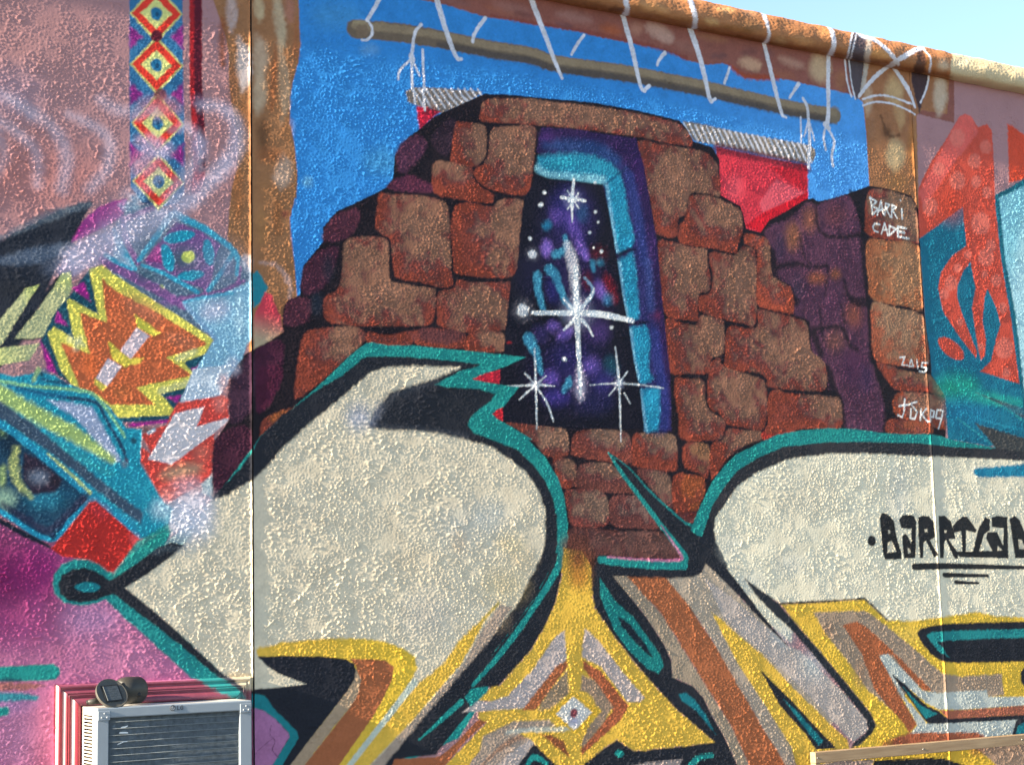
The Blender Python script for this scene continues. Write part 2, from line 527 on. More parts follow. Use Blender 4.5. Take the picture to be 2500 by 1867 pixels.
def poles_and_ropes():
    G('painted_pole'); T('X')
    mid = [868,71, 960,78, 1075,95, 1200,120, 1300,136, 1358,155, 1516,177, 1675,206, 1800,234, 1926,263, 2040,282]
    S(mid, (48,50,48,47,46,46,46,46,45,44), (98,88,76), 3)
    up = [v - (9 if i % 2 else 0) for i, v in enumerate(mid)]
    S(up, 22, (132,120,98), 5, .85, keep=True)
    dn = [v + (13 if i % 2 else 0) for i, v in enumerate(mid)]
    S(dn[4:], 18, (70,66,66), 6, .8, keep=True)
    T('B1'); EL(900,235,48,62,(112,98,82),0,3,.9,True); BL(880,170,80,30,(150,140,110),.5)
    T('D1'); EL(755,885,45,70,(118,110,92),0,3,.6,True)
    # rope-bound bar
    G('painted_bar'); T('B1')
    P([1235,700, 1300,672, 1500,678, 1830,705, 1700,800, 1520,870, 1330,815, 1250,780], (112,106,102), 3)
    for k in range(11):
        x = 1290 + k * 50
        S([x,684, x + 45,750, x + 100,858 - k * 9], 17, ROPE, 2, .9, keep=True)
    T('D1')
    G('painted_bar')
    P([-420,930, -320,945, 0,1020, 300,1070, 560,1120, 600,1150, 608,1190, 590,1240, 540,1262, 300,1215, 0,1150, -330,1085], (118,113,106), 3)
    for k in range(22):
        x = -410 + k * 44
        y0 = 948 + (x + 410) * 0.178
        S([x,y0, x + 30,y0 + 60, x + 62,y0 + 128 + (8 if k > 12 else 0)], 18, ROPE, 2, .92, keep=True)
    # red cloth
    G('painted_cloth'); T('B1'); P([1318,815, 1400,830, 1500,860, 1420,930, 1345,1005], (176,30,58), 3)
    BL(1430,850,90,60,(70,20,36),.7)
    G('painted_cloth'); T('D1')
    P([-160,1130, 0,1165, 300,1230, 545,1275, 545,1560, 500,1640, 420,1720, 300,1700, 200,1810, 0,1850, -140,1600], (184,46,64), 2)
    P([240,1290, 540,1275, 545,1470, 520,1480], (168,26,44), 5, keep=True)
    P([170,1560, 300,1380, 535,1490, 200,1640], (208,84,100), 5, a=.8, keep=True)
    P([200,1640, 545,1480, 545,1560, 420,1720, 190,1790, 60,1740], (178,14,36), 3, keep=True)
    BL(-20,1450,110,150,(206,76,92),.7)
    S([-150,1140, 150,1200, 540,1285], 80, (84,24,40), 6, .75, keep=True)
    # ropes
    def rope(tile, *strokes):
        G('painted_rope'); T(tile)
        for fl, w in strokes: S(fl, w, ROPE, 1.6, .96, mot=.12)
    rope('B1', ([1040,-20, 985,80, 938,155], (34,28)), ([938,150, 972,200, 978,260, 940,305, 900,308], 22))
    rope('B1', ([1470,-30, 1530,180, 1600,380, 1640,455], (52,46,40,30)), ([1635,455, 1668,455], 26))
    rope('B1', ([1355,188, 1310,250, 1290,370, 1280,440], 28), ([1280,430, 1285,460], 50), ([1270,465, 1195,535, 1180,610], 18), ([1282,470, 1288,690], 22), ([1290,470, 1345,585], 18), ([1368,380, 1378,690], 20), ([1368,690, 1385,850], 16), ([1300,690, 1310,800], 20))
    rope('B1', ([1850,140, 1790,220, 1765,270, 1755,320], 30))
    rope('C1', ([305,-20, 400,230, 470,420, 545,600], (52,44,38,28)))
    rope('C1', ([715,270, 665,340, 620,420], 24))
    rope('C1', ([1010,100, 1080,350, 1150,650, 1185,700], (46,42,34,26)), ([1180,695, 1222,660], 26))
    rope('C1', ([1340,408, 1300,455, 1280,500], (34,20)))
    rope('C1', ([1535,220, 1620,480, 1680,740, 1700,780], (52,46,36,30)), ([1695,785, 1728,760], 22))
    rope('C1', ([1840,520, 1800,640], 22))
    rope('D1', ([205,320, 260,540, 310,750, 350,890], (36,40,38,30)), ([345,885, 378,905], 20))
    rope('D1', ([475,645, 405,755], (32,18)))
    rope('D1', ([705,400, 703,650, 706,850, 695,960], (38,36,34)), ([680,960, 705,985], 44), ([682,985, 668,1060, 685,1155], 20), ([700,985, 750,1090, 730,1200, 742,1280], 22))
    rope('D1', ([508,760, 540,820, 552,930], 24), ([490,905, 496,1100], 16), ([552,920, 560,1100, 552,1290], 28), ([548,940, 518,1050], 14), ([560,950, 598,1080], 14))
    # lashings on the right post
    G('painted_lashing'); T('D1')
    P([842,440, 985,470, 970,560, 952,735, 920,762, 872,640], (72,66,74), 3)
    S([1005,450, 990,560, 965,700], (46,30), (166,166,160), 3, .9)
    S([830,440, 848,620, 882,742], 15, ROPE, 1.5); S([862,450, 880,620, 912,760], 13, ROPE, 1.5); S([985,480, 972,600, 950,740], 10, (150,150,150), 2)
    P([1345,520, 1475,560, 1465,690, 1425,800, 1408,885, 1378,760, 1350,640], (60,46,52), 3)
    S([1480,540, 1475,620, 1455,700, 1415,790], 17, ROPE, 1.5)
    S([940,745, 1010,650, 1090,570, 1180,500], (24,34,28), ROPE, 1.6); S([1180,480, 1290,640, 1340,740, 1372,825], (30,38,32,22), ROPE, 1.6)
    S([968,765, 1080,735, 1200,748, 1345,802], 15, ROPE, 1.6); S([972,812, 1070,785, 1200,800, 1300,840, 1372,882], 14, ROPE, 1.6)
poles_and_ropes()

def ruin():
    G('painted_ruin'); T('X')
    P([519,1213, 519,1083, 551,1039, 563,1017, 557,979, 566,909, 585,874, 617,852, 660,830, 689,811, 692,754, 704,732, 733,719, 742,646, 777,605, 790,589, 790,554, 822,516, 916,472, 945,456,
       961,434, 964,380, 996,335, 1024,316, 1059,285, 1094,269, 1182,229, 1240,230, 1295,236, 1453,250, 1564,271, 1659,294, 1675,310, 1694,345, 1738,358, 1757,386, 1760,475, 1808,503, 1814,520, 1823,558,
       1858,567, 1876,539, 1920,515, 1965,487, 1985,484, 1999,491, 2040,482, 2078,469, 2123,453, 2148,456, 2190,466, 2227,478, 2243,513, 2256,766, 2271,830, 2275,909, 2306,956, 2311,995, 2309,1058, 2309,1200,
       1700,1500, 1400,1400, 1250,1380, 600,1300], DRK, 1.8)
    V = [(74,38,54), (66,34,52), (70,40,62), (80,38,60)]
    def shade(fl, c, a=.95): P(fl, c, 5, 1, a, keep=True, mot=.15)
    T('B2'); shade([620,440, 600,370, 700,230, 860,190, 880,280, 800,400], V[0]); shade([560,520, 450,650, 445,840, 600,800, 700,600, 710,480], V[1]); shade([330,900, 300,1080, 480,1050, 510,900, 440,870], V[0])
    shade([70,1280, 280,1210, 290,1400, 250,1560, 90,1640], (60,26,48)); shade([1090,20, 1250,-70, 1440,0, 1440,60, 1300,60], V[3]); BL(550,920,80,140,(34,44,60),.7); BL(640,640,70,160,(30,36,50),.7)
    T('A2'); shade([1950,1310, 1860,1400, 1810,1640, 1940,1640], (58,36,56))
    T('A3'); shade([1780,0, 1760,250, 1800,420, 1940,300, 1940,0], (56,36,54)); shade([1650,600, 1740,480, 1910,450, 1930,700, 1720,960, 1650,960], (58,28,46)); shade([2000,0, 2190,0, 2100,250, 1980,330], (66,24,48))
    T('B1'); shade([1180,1120, 1330,1040, 1400,1130, 1240,1330, 1170,1290], V[2]); shade([1430,1080, 1560,920, 1620,950, 1560,1200], (48,34,48), .8)
    # shaded right flank of the ruin
    T('D2'); shade([215,350, 400,262, 520,150, 560,135, 630,150, 860,85, 960,350, 1000,850, 1030,1300, 1120,1640, 1150,1900, 830,1880, 790,1620, 690,1570, 690,1400, 580,1300, 560,1060, 440,990, 440,800, 280,700, 270,500], (78,48,70))
    for x, y, rx, ry, c, al in ((430,400,90,170,(118,76,58),.95),(560,270,90,150,(112,70,60),.95),(760,240,140,110,(96,54,60),.6),(620,720,110,70,(124,72,54),.95),(760,690,60,60,(126,76,54),.9),(900,1000,100,140,(116,66,58),.95),
                                (720,900,90,160,(84,50,76),.6),(760,1200,110,130,(108,70,66),.9),(900,1400,150,230,(66,36,66),.8),(330,480,60,160,(60,46,70),.7),(470,800,90,140,(58,46,66),.7),(1000,1500,80,160,(56,38,70),.8)):
        BL(x, y, rx, ry, c, al)
    for fl, w in (([290,640, 460,610, 570,635, 690,625], (44,24)), ([610,150, 625,330, 700,395, 850,400, 990,385], (16,40)), ([830,740, 860,850, 920,900, 1020,895], (30,80)), ([590,1115, 800,1105, 870,1240, 930,1270], (40,24)),
                  ([490,420, 520,560, 570,610], 16), ([880,60, 940,200, 985,330], (40,60)), ([960,350, 985,700, 1030,1000, 1040,1350], (40,50)), ([280,520, 300,720, 450,900], (50,70)), ([590,1150, 650,1300], 60), ([700,1400, 760,1640], (40,90)),
                  ([660,1200, 640,960], 14), ([800,920, 830,1060], 16), ([700,640, 680,860], 12)):
        S(fl, w, DRK, 6, .85, keep=True)
    T('D3'); S([690,0, 700,200, 800,240, 810,460], (30,60), DRK, 5, .9, keep=True); S([1100,60, 1180,200, 1170,480], (60,110), DRK, 6, .95, keep=True)
    # stones, left flank
    T('B1')
    ST([1850,775, 2000,758, 2212,758, 2296,775, 2696,820, 3046,880, 3330,950, 3436,1050, 3446,1105, 3390,1125, 2996,1050, 2496,985, 1896,940, 1815,930, 1810,880], hx=.5, hy=.2, spread=.75)
    T('B1')
    ST([1620,965, 1680,945, 1820,958, 1855,1000, 1858,1150, 1840,1220, 1770,1285, 1600,1280, 1582,1230])
    ST([1895,1010, 1980,975, 2200,968, 2240,1000, 2240,1080, 2205,1400, 2165,1500, 2000,1488, 1850,1440, 1775,1370, 1770,1310, 1865,1225])
    ST([1450,1262, 1540,1240, 1740,1292, 1755,1370, 1830,1450, 1910,1500, 1900,1560, 1800,1560, 1600,1528, 1460,1490, 1440,1350], hx=.35, hy=.1, spread=.55)
    T('B2')
    ST([1030,72, 1120,72, 1300,80, 1480,112, 1560,165, 1575,300, 1588,650, 1600,775, 1500,788, 1380,758, 1200,728, 1150,690, 1132,560, 1120,420, 1060,390, 1010,340, 1005,300, 1020,180], hx=.62, hy=.3)
    ST([1605,195, 1650,150, 1750,142, 1900,172, 1950,122, 2050,102, 2140,122, 2150,220, 2130,500, 2080,690, 1950,718, 1780,708, 1620,680, 1602,560, 1588,350], hx=.8, hy=.3)
    ST([790,420, 860,405, 1000,402, 1090,422, 1108,480, 1108,650, 1130,742, 1250,772, 1440,800, 1468,840, 1460,1000, 1430,1070, 1300,1088, 900,1088, 680,1068, 612,1030, 602,960, 618,870, 722,790, 752,600, 757,480], hx=.6, hy=.5, spread=.7)
    ST([1490,832, 1600,802, 1642,735, 1750,752, 1950,752, 2040,752, 2050,850, 2030,1050, 2000,1118, 1700,1138, 1500,1088, 1482,1000], hx=.6, hy=.4)
    ST([460,1150, 560,1112, 800,1092, 910,1122, 932,1180, 900,1230, 780,1340, 600,1500, 480,1600, 380,1645, 392,1450, 422,1250], hx=.75, hy=.15, spread=.5)
    ST([945,1140, 1100,1160, 1280,1132, 1292,1220, 1200,1245, 960,1225], tan=ORA, hx=.5)
    ST([1310,1125, 1500,1110, 1680,1142, 1692,1255, 1330,1235], tan=PUR, hx=.4)
    ST([1720,1165, 1800,1132, 1950,1130, 2002,1180, 1992,1285, 1700,1275], hx=.75)
    T('B3'); ST([120,430, 180,362, 300,310, 400,290, 402,350, 300,450, 200,560, 125,610], tan=(132,76,44)); 
    # stones, right flank
    T('C2')
    ST([1130,-332, 1300,-312, 1500,-282, 1640,-252, 1720,-192, 1750,-122, 1765,80, 1700,75, 1560,60, 1520,110, 1510,180, 1500,230, 1440,270, 1428,400, 1282,380, 1252,250, 1215,60, 1172,-150], hx=.6, hy=.3)
    ST([1535,92, 1650,82, 1760,112, 1900,182, 1930,240, 1938,360, 1900,470, 1880,528, 1700,490, 1462,450, 1447,330, 1500,255], hx=.65, hy=.3)
    ST([1288,442, 1400,442, 1550,482, 1658,502, 1668,600, 1688,700, 1678,818, 1602,848, 1595,1000, 1580,1048, 1450,1038, 1352,1010, 1312,880, 1297,650], hx=.6, hy=.35)
    ST([1692,522, 1800,532, 1890,542, 1930,482, 2000,482, 2038,532, 2048,700, 2038,1068, 1950,1073, 1800,1040, 1622,980, 1604,864, 1690,832, 1712,700, 1682,600], hx=.7, hy=.35)
    T('D2'); ST([60,382, 150,392, 238,432, 258,560, 272,700, 350,752, 410,792, 438,880, 430,988, 330,978, 165,928, 154,760, 158,550, 132,490, 62,452], ora=(138,64,46), hx=.75, hy=.25, spread=.45)
    ST([-64,1102, 100,1112, 160,1080, 167,962, 300,992, 460,1032, 540,1082, 573,1280, 648,1342, 688,1420, 683,1568, 560,1588, 250,1560, 230,1500, 170,1450, 0,1440, -88,1430, -93,1300], hx=.65, hy=.4, spread=.6)
    T('C2'); ST([1348,1042, 1450,1062, 1580,1082, 1622,1012, 1780,1042, 1798,1100, 1788,1300, 1702,1340, 1680,1448, 1500,1458, 1382,1448, 1352,1250], hx=.65, hy=.35)
    T('C3')
    ST([1692,-28, 1760,-88, 1800,-18, 2050,62, 2108,102, 2128,250, 2100,462, 1950,450, 1822,420, 1762,340, 1692,310, 1667,200], hx=.65, hy=.35)
    ST([1412,92, 1500,72, 1640,92, 1650,230, 1690,322, 1788,382, 1808,432, 1780,528, 1700,548, 1472,538, 1442,380], hx=.65, hy=.4)
    ST([1822,462, 1950,470, 2080,482, 2088,540, 1950,590, 1830,680, 1722,830, 1692,828, 1692,590, 1790,542], hx=.6, hy=.1, spread=.5)
    ST([2095,480, 2250,460, 2400,500, 2350,560, 2212,560, 2100,545], tan=(150,50,40), ora=(150,50,40), pur=(140,46,40))
    ST([2150,190, 2250,175, 2260,380, 2150,440], tan=(140,80,56))
    T('D3'); ST([255,192, 450,192, 700,212, 798,242, 800,450, 650,462, 500,462, 232,500, 240,400], hx=.85, hy=.3, spread=.5)
    T('C3')
    ST([110,412, 250,416, 480,442, 580,472, 588,660, 430,668, 330,560, 200,462], tan=(118,92,78), ora=(112,58,46))
    ST([630,522, 680,482, 800,457, 980,472, 1070,522, 1078,720, 940,718, 642,668, 618,620], tan=(120,94,80), ora=(116,60,50), hy=.15)
    ST([1097,512, 1250,492, 1390,502, 1428,552, 1438,720, 1400,788, 1112,750, 1092,700], tan=(122,96,80), hy=.1)
    ST([1492,582, 1668,577, 1683,680, 1668,838, 1600,800, 1492,750], tan=(116,84,62))
    ST([482,692, 620,702, 658,760, 640,890, 542,908], tan=(104,80,68))
    ST([672,752, 760,722, 940,742, 1080,920, 1128,958, 880,950, 652,908, 652,830], tan=(110,84,72), ora=(100,58,52), hy=.15)
    ST([1122,772, 1300,782, 1388,850, 1398,1058, 1330,1030, 1200,880], tan=(108,84,72), ora=(96,56,52))
    ST([1402,832, 1530,808, 1640,850, 1648,960, 1600,1050, 1580,1088, 1420,1098], tan=(136,72,42), pur=(120,58,44))
    ST([1420,1110, 1560,1100, 1590,1130, 1550,1190, 1480,1180], tan=(92,42,38), ora=(92,42,38))
    ST([572,942, 700,922, 850,942, 898,1010, 898,1198, 642,1208, 592,1100], tan=(112,90,78), ora=(110,56,50))
    ST([922,992, 1080,972, 1150,1000, 1308,1218, 1100,1223, 932,1198], tan=(108,86,80), ora=(100,58,54))
    ST([602,1232, 1000,1245, 1340,1265, 1455,1455, 830,1445, 760,1500, 690,1520, 605,1400], tan=(94,66,62), ora=(80,48,46), pur=(82,54,54))
    # right column
    T('D2')
    ST([1012,62, 1150,42, 1300,88, 1360,130, 1400,400, 1372,458, 1200,430, 1012,388, 988,300], tan=(120,94,76), spread=.75, hx=.8)
    ST([1002,442, 1150,432, 1402,482, 1425,800, 1418,968, 1300,940, 1052,888, 1012,750], tan=(140,106,78), ora=(136,82,54), pur=(136,92,64), spread=.7, hx=.8)
    ST([1047,912, 1200,942, 1418,1002, 1458,1150, 1478,1370, 1400,1408, 1200,1388, 1062,1340, 1038,1150], tan=(134,106,84), ora=(138,72,50), pur=(122,82,64), spread=.7, hx=.6)
    ST([1082,1372, 1250,1422, 1450,1462, 1502,1482, 1592,1618, 1420,1590, 1230,1582, 1140,1480], tan=(112,86,68))
    T('D3'); ST([1238,182, 1480,192, 1600,232, 1610,440, 1540,452, 1232,362], ora=(138,66,40)); ST([1192,382, 1480,432, 1480,515, 1172,505], tan=(132,72,50))
ruin()

def doorway():
    G('painted_doorway'); T('C2')
    P([345,-250, 390,-440, 600,-432, 1120,-352, 1180,-120, 1220,100, 1280,450, 1330,1000, 1380,1450, 1390,1900, 1180,1900, 860,0], (42,28,72), 3)
    BL(430,-360,80,90,(66,40,104),.7); BL(800,-300,160,80,(34,40,90),.7); BL(1130,-50,70,260,(58,34,92),.7); BL(1230,500,60,300,(60,40,96),.6); BL(1260,1010,70,60,(96,30,64),.6); BL(1280,1300,70,200,(54,36,110),.6)
    def soft(fl, c, a=1, s=4): P(fl, c, s, 1, a, keep=True, mot=.12)
    S([1060,-60, 1130,250, 1180,600], (90,80,70), (48,66,136), 9, .7, keep=True); S([1210,600, 1230,950], 60, (64,86,150), 9, .6, keep=True); S([1260,1150, 1290,1400, 1330,1600, 1340,1850], 90, (44,56,130), 9, .7, keep=True)
    S([900,-160, 1030,-60, 1090,200, 1150,560, 1200,1000, 1250,1400, 1280,1850], (150,150,170,170,150,150,150), (38,50,108), 14, .55, keep=True)
    S([420,-300, 620,-290, 850,-250, 960,-190], (60,120,120,90), (30,70,124), 14, .6, keep=True)
    G('painted_doorway', 'painted_lintel')
    P([368,-215, 480,-235, 640,-245, 800,-220, 930,-160, 985,-100, 1000,-20, 880,0, 600,-36, 440,-52, 350,-100], (30,128,160), 9)
    soft([360,-150, 440,-100, 620,-85, 860,-62, 890,-5, 600,-38, 440,-52, 352,-100], (118,182,200), .85, 9)
    BL(560,-170,170,50,(28,146,172),.7); BL(860,-140,120,60,(28,136,168),.6)
    for fl in ([880,-20, 930,-60, 985,-80, 1020,0, 1055,200, 1095,380, 1090,465, 1040,498, 970,528, 950,450, 900,150], [990,582, 1045,552, 1095,535, 1130,800, 1140,1000, 1100,1050, 1050,1040, 1020,880, 982,620],
               [1070,1112, 1130,1098, 1190,1092, 1225,1200, 1215,1400, 1240,1500, 1170,1538, 1132,1500, 1092,1300], [1145,1592, 1200,1574, 1270,1566, 1300,1602, 1290,1862, 1250,1900, 1190,1892, 1165,1722]):
        G('painted_doorway', 'painted_jamb_block')
        P(fl, (24,130,166), 7, 1, mot=.14)
    for fl in ([892,0, 914,160, 957,450, 978,520], [987,600, 1024,880, 1052,1030, 1085,1045], [1074,1120, 1097,1300, 1137,1500], [1150,1600, 1170,1722, 1194,1885]):
        S(fl, 26, (120,176,204), 5, .7, keep=True)
    S([880,0, 930,-40, 1000,-95, 1040,-130], (10,14,16), (20,44,84), 4, .7, keep=True)
    S([975,545, 1050,510, 1110,500], 16, (16,20,40), 4, .9, keep=True); S([1050,1070, 1120,1065, 1210,1060], 20, (16,20,40), 4, .9, keep=True)
    G('painted_night_sky')
    P([340,-84, 440,-48, 600,-32, 860,0, 900,170, 960,510, 1010,830, 1060,1080, 1100,1350, 1150,1600, 1180,1885, 600,1882, 100,1825, 80,1780, 60,1440, 100,1290, 110,1120, 150,760, 200,640, 240,200, 260,90, 320,0], (20,20,34), 2.5)
    BL(560,500,260,700,(34,30,72),.8); BL(760,900,220,500,(40,30,76),.7); BL(620,1450,420,330,(36,30,78),.8); BL(640,250,230,300,(44,38,96),.7)
    IND, VIO, CY, RD = (38,38,104), (104,82,168), (44,128,164), (104,22,36)
    for x, y, rx, ry, c, al, ro in ((600,180,170,210,IND,.85,0),(510,240,80,90,(80,62,140),.8,0),(640,330,70,200,(84,66,150),.8,-25),(700,220,70,110,(34,70,110),.7,0),(430,490,62,100,(116,92,180),1,0),(430,315,52,50,(26,110,150),1,0),
                                (700,500,60,130,VIO,.8,-30),(730,540,40,70,(120,96,190),.8,-20),(850,820,70,120,VIO,.9,-30),(820,530,110,80,(70,22,34),.8,0),(920,800,60,190,RD,.9,-20),(740,740,60,110,(90,26,40),.7,0),(480,800,90,160,IND,.7,0),
                                (480,1090,80,60,VIO,.8,0),(570,1150,110,60,(110,88,180),.7,-30),(830,1140,120,110,(62,46,104),.8,0),(600,1330,190,160,(36,34,88),.8,0),(770,1400,100,90,(96,78,160),.9,0),(920,1400,80,110,(28,78,96),.8,0),
                                (460,1490,90,80,(92,72,160),.9,0),(500,1640,150,90,(60,50,130),.8,0),(690,1560,80,160,(120,116,150),.7,0),(860,1520,120,130,(56,50,120),.8,0),(800,1680,220,120,(36,36,80),.7,0),(380,1150,90,90,(52,44,100),.7,0),
                                (900,880,60,70,(30,110,150),.7,0),(300,700,140,260,(26,26,56),.6,0),(840,600,40,40,(40,110,140),.8,0),(140,1215,30,16,(130,24,30),.9,0)):
        BL(x, y, rx, ry, c, al, ro)
    for fl, w in (([570,400, 580,470, 545,520, 490,540], (34,50,60)), ([355,705, 370,850, 400,960], (70,62,40)), ([450,655, 490,690, 525,770, 570,890, 640,965], (80,74,60,50)), ([780,600, 790,660], (50,20)), ([290,1195, 345,1300, 385,1450], (100,70,40)), ([600,1520, 560,1590], (60,40))):
        S(fl, w, (52,134,168), 5, .85, keep=True)
    S([720,720, 785,800, 760,880, 690,950], (16,26,30), (128,170,200), 3, .85, keep=True)
    S([590,470, 620,560, 650,760, 660,940], (60,90,80,60), (178,186,200), 8, .75, keep=True)
    S([680,1400, 690,1560, 690,1640], (40,70,50), (170,170,190), 8, .7, keep=True)
    WH = (214,220,228)
    def star(strokes, glow, kw=.68):
        G('painted_night_sky', 'painted_star')
        BL(*glow)
        for fl, w in strokes: S(fl, tuple(q * kw for q in (w if isinstance(w, tuple) else (w, w))), WH, 2, .95, mot=.12)
    T('C2')
    star([([650,640, 662,980, 672,1250, 690,1620], (40,56,44,24)), ([320,988, 660,990], (34,46)), ([640,985, 850,1000, 1090,1050], (46,58,40)), ([640,970, 560,880], (30,14)), ([690,955, 770,860, 795,800], (34,14)), ([650,1030, 560,1120], (40,16)), ([700,1040, 750,1100, 785,1165], (34,14))], (665,985,150,150,(150,160,190),.6), .9)
    star([([637,-40, 625,110, 625,290], (34,40,14)), ([540,100, 725,125], 34), ([588,46, 676,184], 14), ([590,188, 672,66], 16)], (628,115,90,90,(120,130,170),.6))
    T('C3')
    star([([333,-160, 345,120, 352,460], (12,24,14)), ([70,137, 345,122, 490,132], (12,22,10)), ([262,32, 345,120], (20,18)), ([345,120, 220,232], (20,16)), ([345,130, 430,260, 480,400], (20,22,18)), ([345,120, 424,52], (20,8))], (345,120,50,50,(170,180,210),.7))
    star([([958,-170, 985,110, 1002,560], (16,26,10)), ([760,122, 985,110, 1180,125, 1330,146], (8,20,10)), ([985,110, 1052,18], (18,12)), ([985,110, 908,204], (18,10)), ([1025,185, 1072,264], 12)], (985,110,50,50,(170,180,210),.7))
    T('C2')
    for x, y, r in ((320,535,30), (248,968,46), (385,155,18), (410,60,12), (802,210,12), (825,290,10), (302,415,12), (565,1345,18), (930,1102,15), (850,515,10), (800,-15,10), (760,370,10), (600,120,14), (790,485,8)):
        G('painted_night_sky', 'painted_star'); EL(x, y, r, r, WH, 0, 2 + r * .06)
        if r > 25: BL(x, y, r * 2.2, r * 2.2, (120,124,140), .4)
doorway()

def letters():
    # ---- big pale letter on the left
    G('painted_letter', 'letter_outline'); T('X')
    P([746,969, 796,925, 853,868, 891,839, 907,834, 948,842, 1011,842, 1075,849, 1170,858, 1284,871, 1249,887, 1195,909, 1157,925, 1217,937, 1268,944, 1230,992, 1204,1008, 1220,1023, 1300,1071,
       1289,1071, 1333,1115, 1365,1169, 1380,1216, 1387,1280, 1384,1343, 1365,1394, 1348,1430, 1310,1500, 1240,1600, 1200,1640, 1190,1690, 1120,1800, 900,1900, 560,1867, 600,1680, 443,1550, 300,1400, 500,1250, 640,1060], TEAL, 2)
    T('X')
    P([519,1213, 590,1140, 640,1060, 690,1010, 730,985, 775,950, 837,915, 885,874, 904,869, 980,869, 1075,876, 1173,888, 1163,895, 1122,906, 1062,937, 1094,944, 1170,948, 1211,960, 1201,976, 1170,998, 1151,1017,
       1144,1036, 1157,1055, 1201,1071, 1249,1090, 1263,1096, 1304,1134, 1333,1175, 1352,1216, 1361,1264, 1363,1327, 1355,1360, 1339,1398, 1304,1461, 1263,1518, 1200,1600, 1150,1680, 1090,1760, 950,1880, 600,1867, 610,1660, 440,1540, 305,1432, 500,1290], BLK, 3)
    G('painted_letter', 'letter_outline'); T('C4')      # dark band beyond the teal line
    P([548,150, 525,250, 490,400, 420,560, 300,760, 150,930, 60,1025, 0,1045, -30,1030, -240,1060, -170,1170, -170,1230, -370,1480, -430,1560, -800,1590, -820,1643, -1100,1700, -500,1100, 0,800, 200,540, 330,360, 440,160, 490,0, 560,0], BLK, 2)
    G('painted_letter', 'letter_teal_line'); S([555,-120, 535,60, 470,200, 330,420, 200,610, 30,830, -140,1020], (90,60,52,44,44,40,26), TEAL, 2)
    T('B4'); G('painted_letter', 'letter_teal_line'); S([1665,1150, 1500,1300, 1340,1440], (46,34,10), TEAL, 2)
    G('painted_letter', 'letter_fill'); T('X')
    P([305,1432, 360,1395, 430,1347, 470,1300, 500,1235, 525,1218, 560,1205, 632,1160, 695,1090, 760,1030, 834,970, 885,925, 910,905, 950,894, 1040,892, 1124,896, 1068,922, 996,944, 955,957, 916,1004, 899,1041, 948,1047, 1011,1048,
       1075,1055, 1138,1071, 1201,1090, 1249,1121, 1288,1153, 1317,1200, 1333,1248, 1333,1295, 1327,1343, 1304,1394, 1263,1474, 1200,1553, 1150,1610, 1080,1690, 960,1810, 900,1900, 690,1900, 830,1740, 750,1673, 635,1683, 600,1680, 548,1647, 443,1550, 348,1467], CREAM, 5)
    G('painted_cloth'); T('B2'); P([1755,1497, 1850,1455, 1965,1425, 1970,1480, 1958,1535, 1850,1520], (168,30,52), 2)
    G('painted_cloth'); T('B3'); P([1905,345, 1950,310, 1985,295, 1985,400, 1950,385], (168,30,44), 2)
    T('B3'); S([1480,90, 1250,160, 1120,220, 1030,330, 985,420, 1100,448, 1400,468, 1700,520], (30,50,70,70,50,40,40,40), (60,66,76), 9, .55, keep=True)
    T('B3'); BL(880,370,150,150,(132,146,172),.75); BL(1020,300,60,120,(120,130,150),.33); BL(1250,1500,250,200,(180,168,140),.27); BL(1700,1200,350,250,(160,172,176),.33); BL(1650,1330,90,120,(186,160,130),.27)
    BL(300,1100,420,300,(178,176,160),.27); BL(1050,640,300,100,(164,172,164),.27)
    T('C3'); BL(150,1350,160,120,(196,178,120),.33); BL(0,1120,200,150,(160,176,182),.33); BL(250,1460,140,130,(186,166,120),.33)
    T('B4'); BL(2000,250,250,200,(186,170,110),.33); BL(1400,500,300,250,(158,162,164),.33); BL(1950,520,130,120,(168,150,122),.38); BL(150,500,200,250,(158,168,158),.33)
    T('A3'); BL(1450,1180,260,240,(178,188,206),.9); BL(1330,1130,200,160,(172,190,210),.7); BL(1300,1330,230,90,(140,150,160),.5)
    # hook inside the letter
    T('B4')
    G('painted_letter', 'letter_stripe'); P([75,742, 300,690, 600,664, 900,660, 1080,685, 1230,745, 1310,805, 1325,890, 1280,1000, 1180,1130, 1130,1190, 790,1643, 740,1720, 300,1720, 700,1180, 600,900, 100,800], YEL, 4, g=((206,172,50), 100,740, 1300,800))
    G('painted_letter', 'letter_stripe'); P([810,818, 1080,828, 1145,880, 1130,990, 1060,1130, 1000,1240, 720,1643, 660,1720, 400,1720, 450,1643, 800,1200, 850,1100, 880,980, 850,870], BRN, 2)
    G('painted_letter', 'letter_stripe'); P([848,890, 892,980, 870,1090, 800,1200, 450,1643, 390,1720, 260,1720, 340,1643, 700,1180, 800,1020], (150,134,112), 2.5)
    G('painted_letter', 'letter_shadow'); P([100,802, 300,796, 600,800, 780,822, 840,860, 850,900, 840,980, 780,1080, 680,1205, 500,1425, 340,1643, 280,1720, 150,1720, 200,1643, 380,1420, 330,1250, 150,1110, -60,1075, 0,1060, 250,1040, 470,1012, 350,970, 250,930, 160,870], (30,34,44), 2)
    G('painted_letter', 'letter_teal_line'); P([-60,1070, 60,1088, 150,1100, 220,1200, 330,1310, 400,1380, 412,1430, 280,1643, 240,1720, 150,1720, 205,1643, 340,1425, 335,1390, 230,1280, 130,1212, -60,1200], (18,120,130), 2)
    G('painted_pink_field'); P([-100,1195, 40,1196, 130,1212, 230,1282, 335,1390, 340,1420, 205,1643, 160,1720, -100,1720], (158,108,154), 2)
    S([200,1330, 190,1400, 230,1450, 210,1520, 260,1580], 6, (90,52,88), 1, .8, keep=True); S([60,1560, 150,1480, 200,1440], 5, (100,60,96), 1, .6, keep=True)
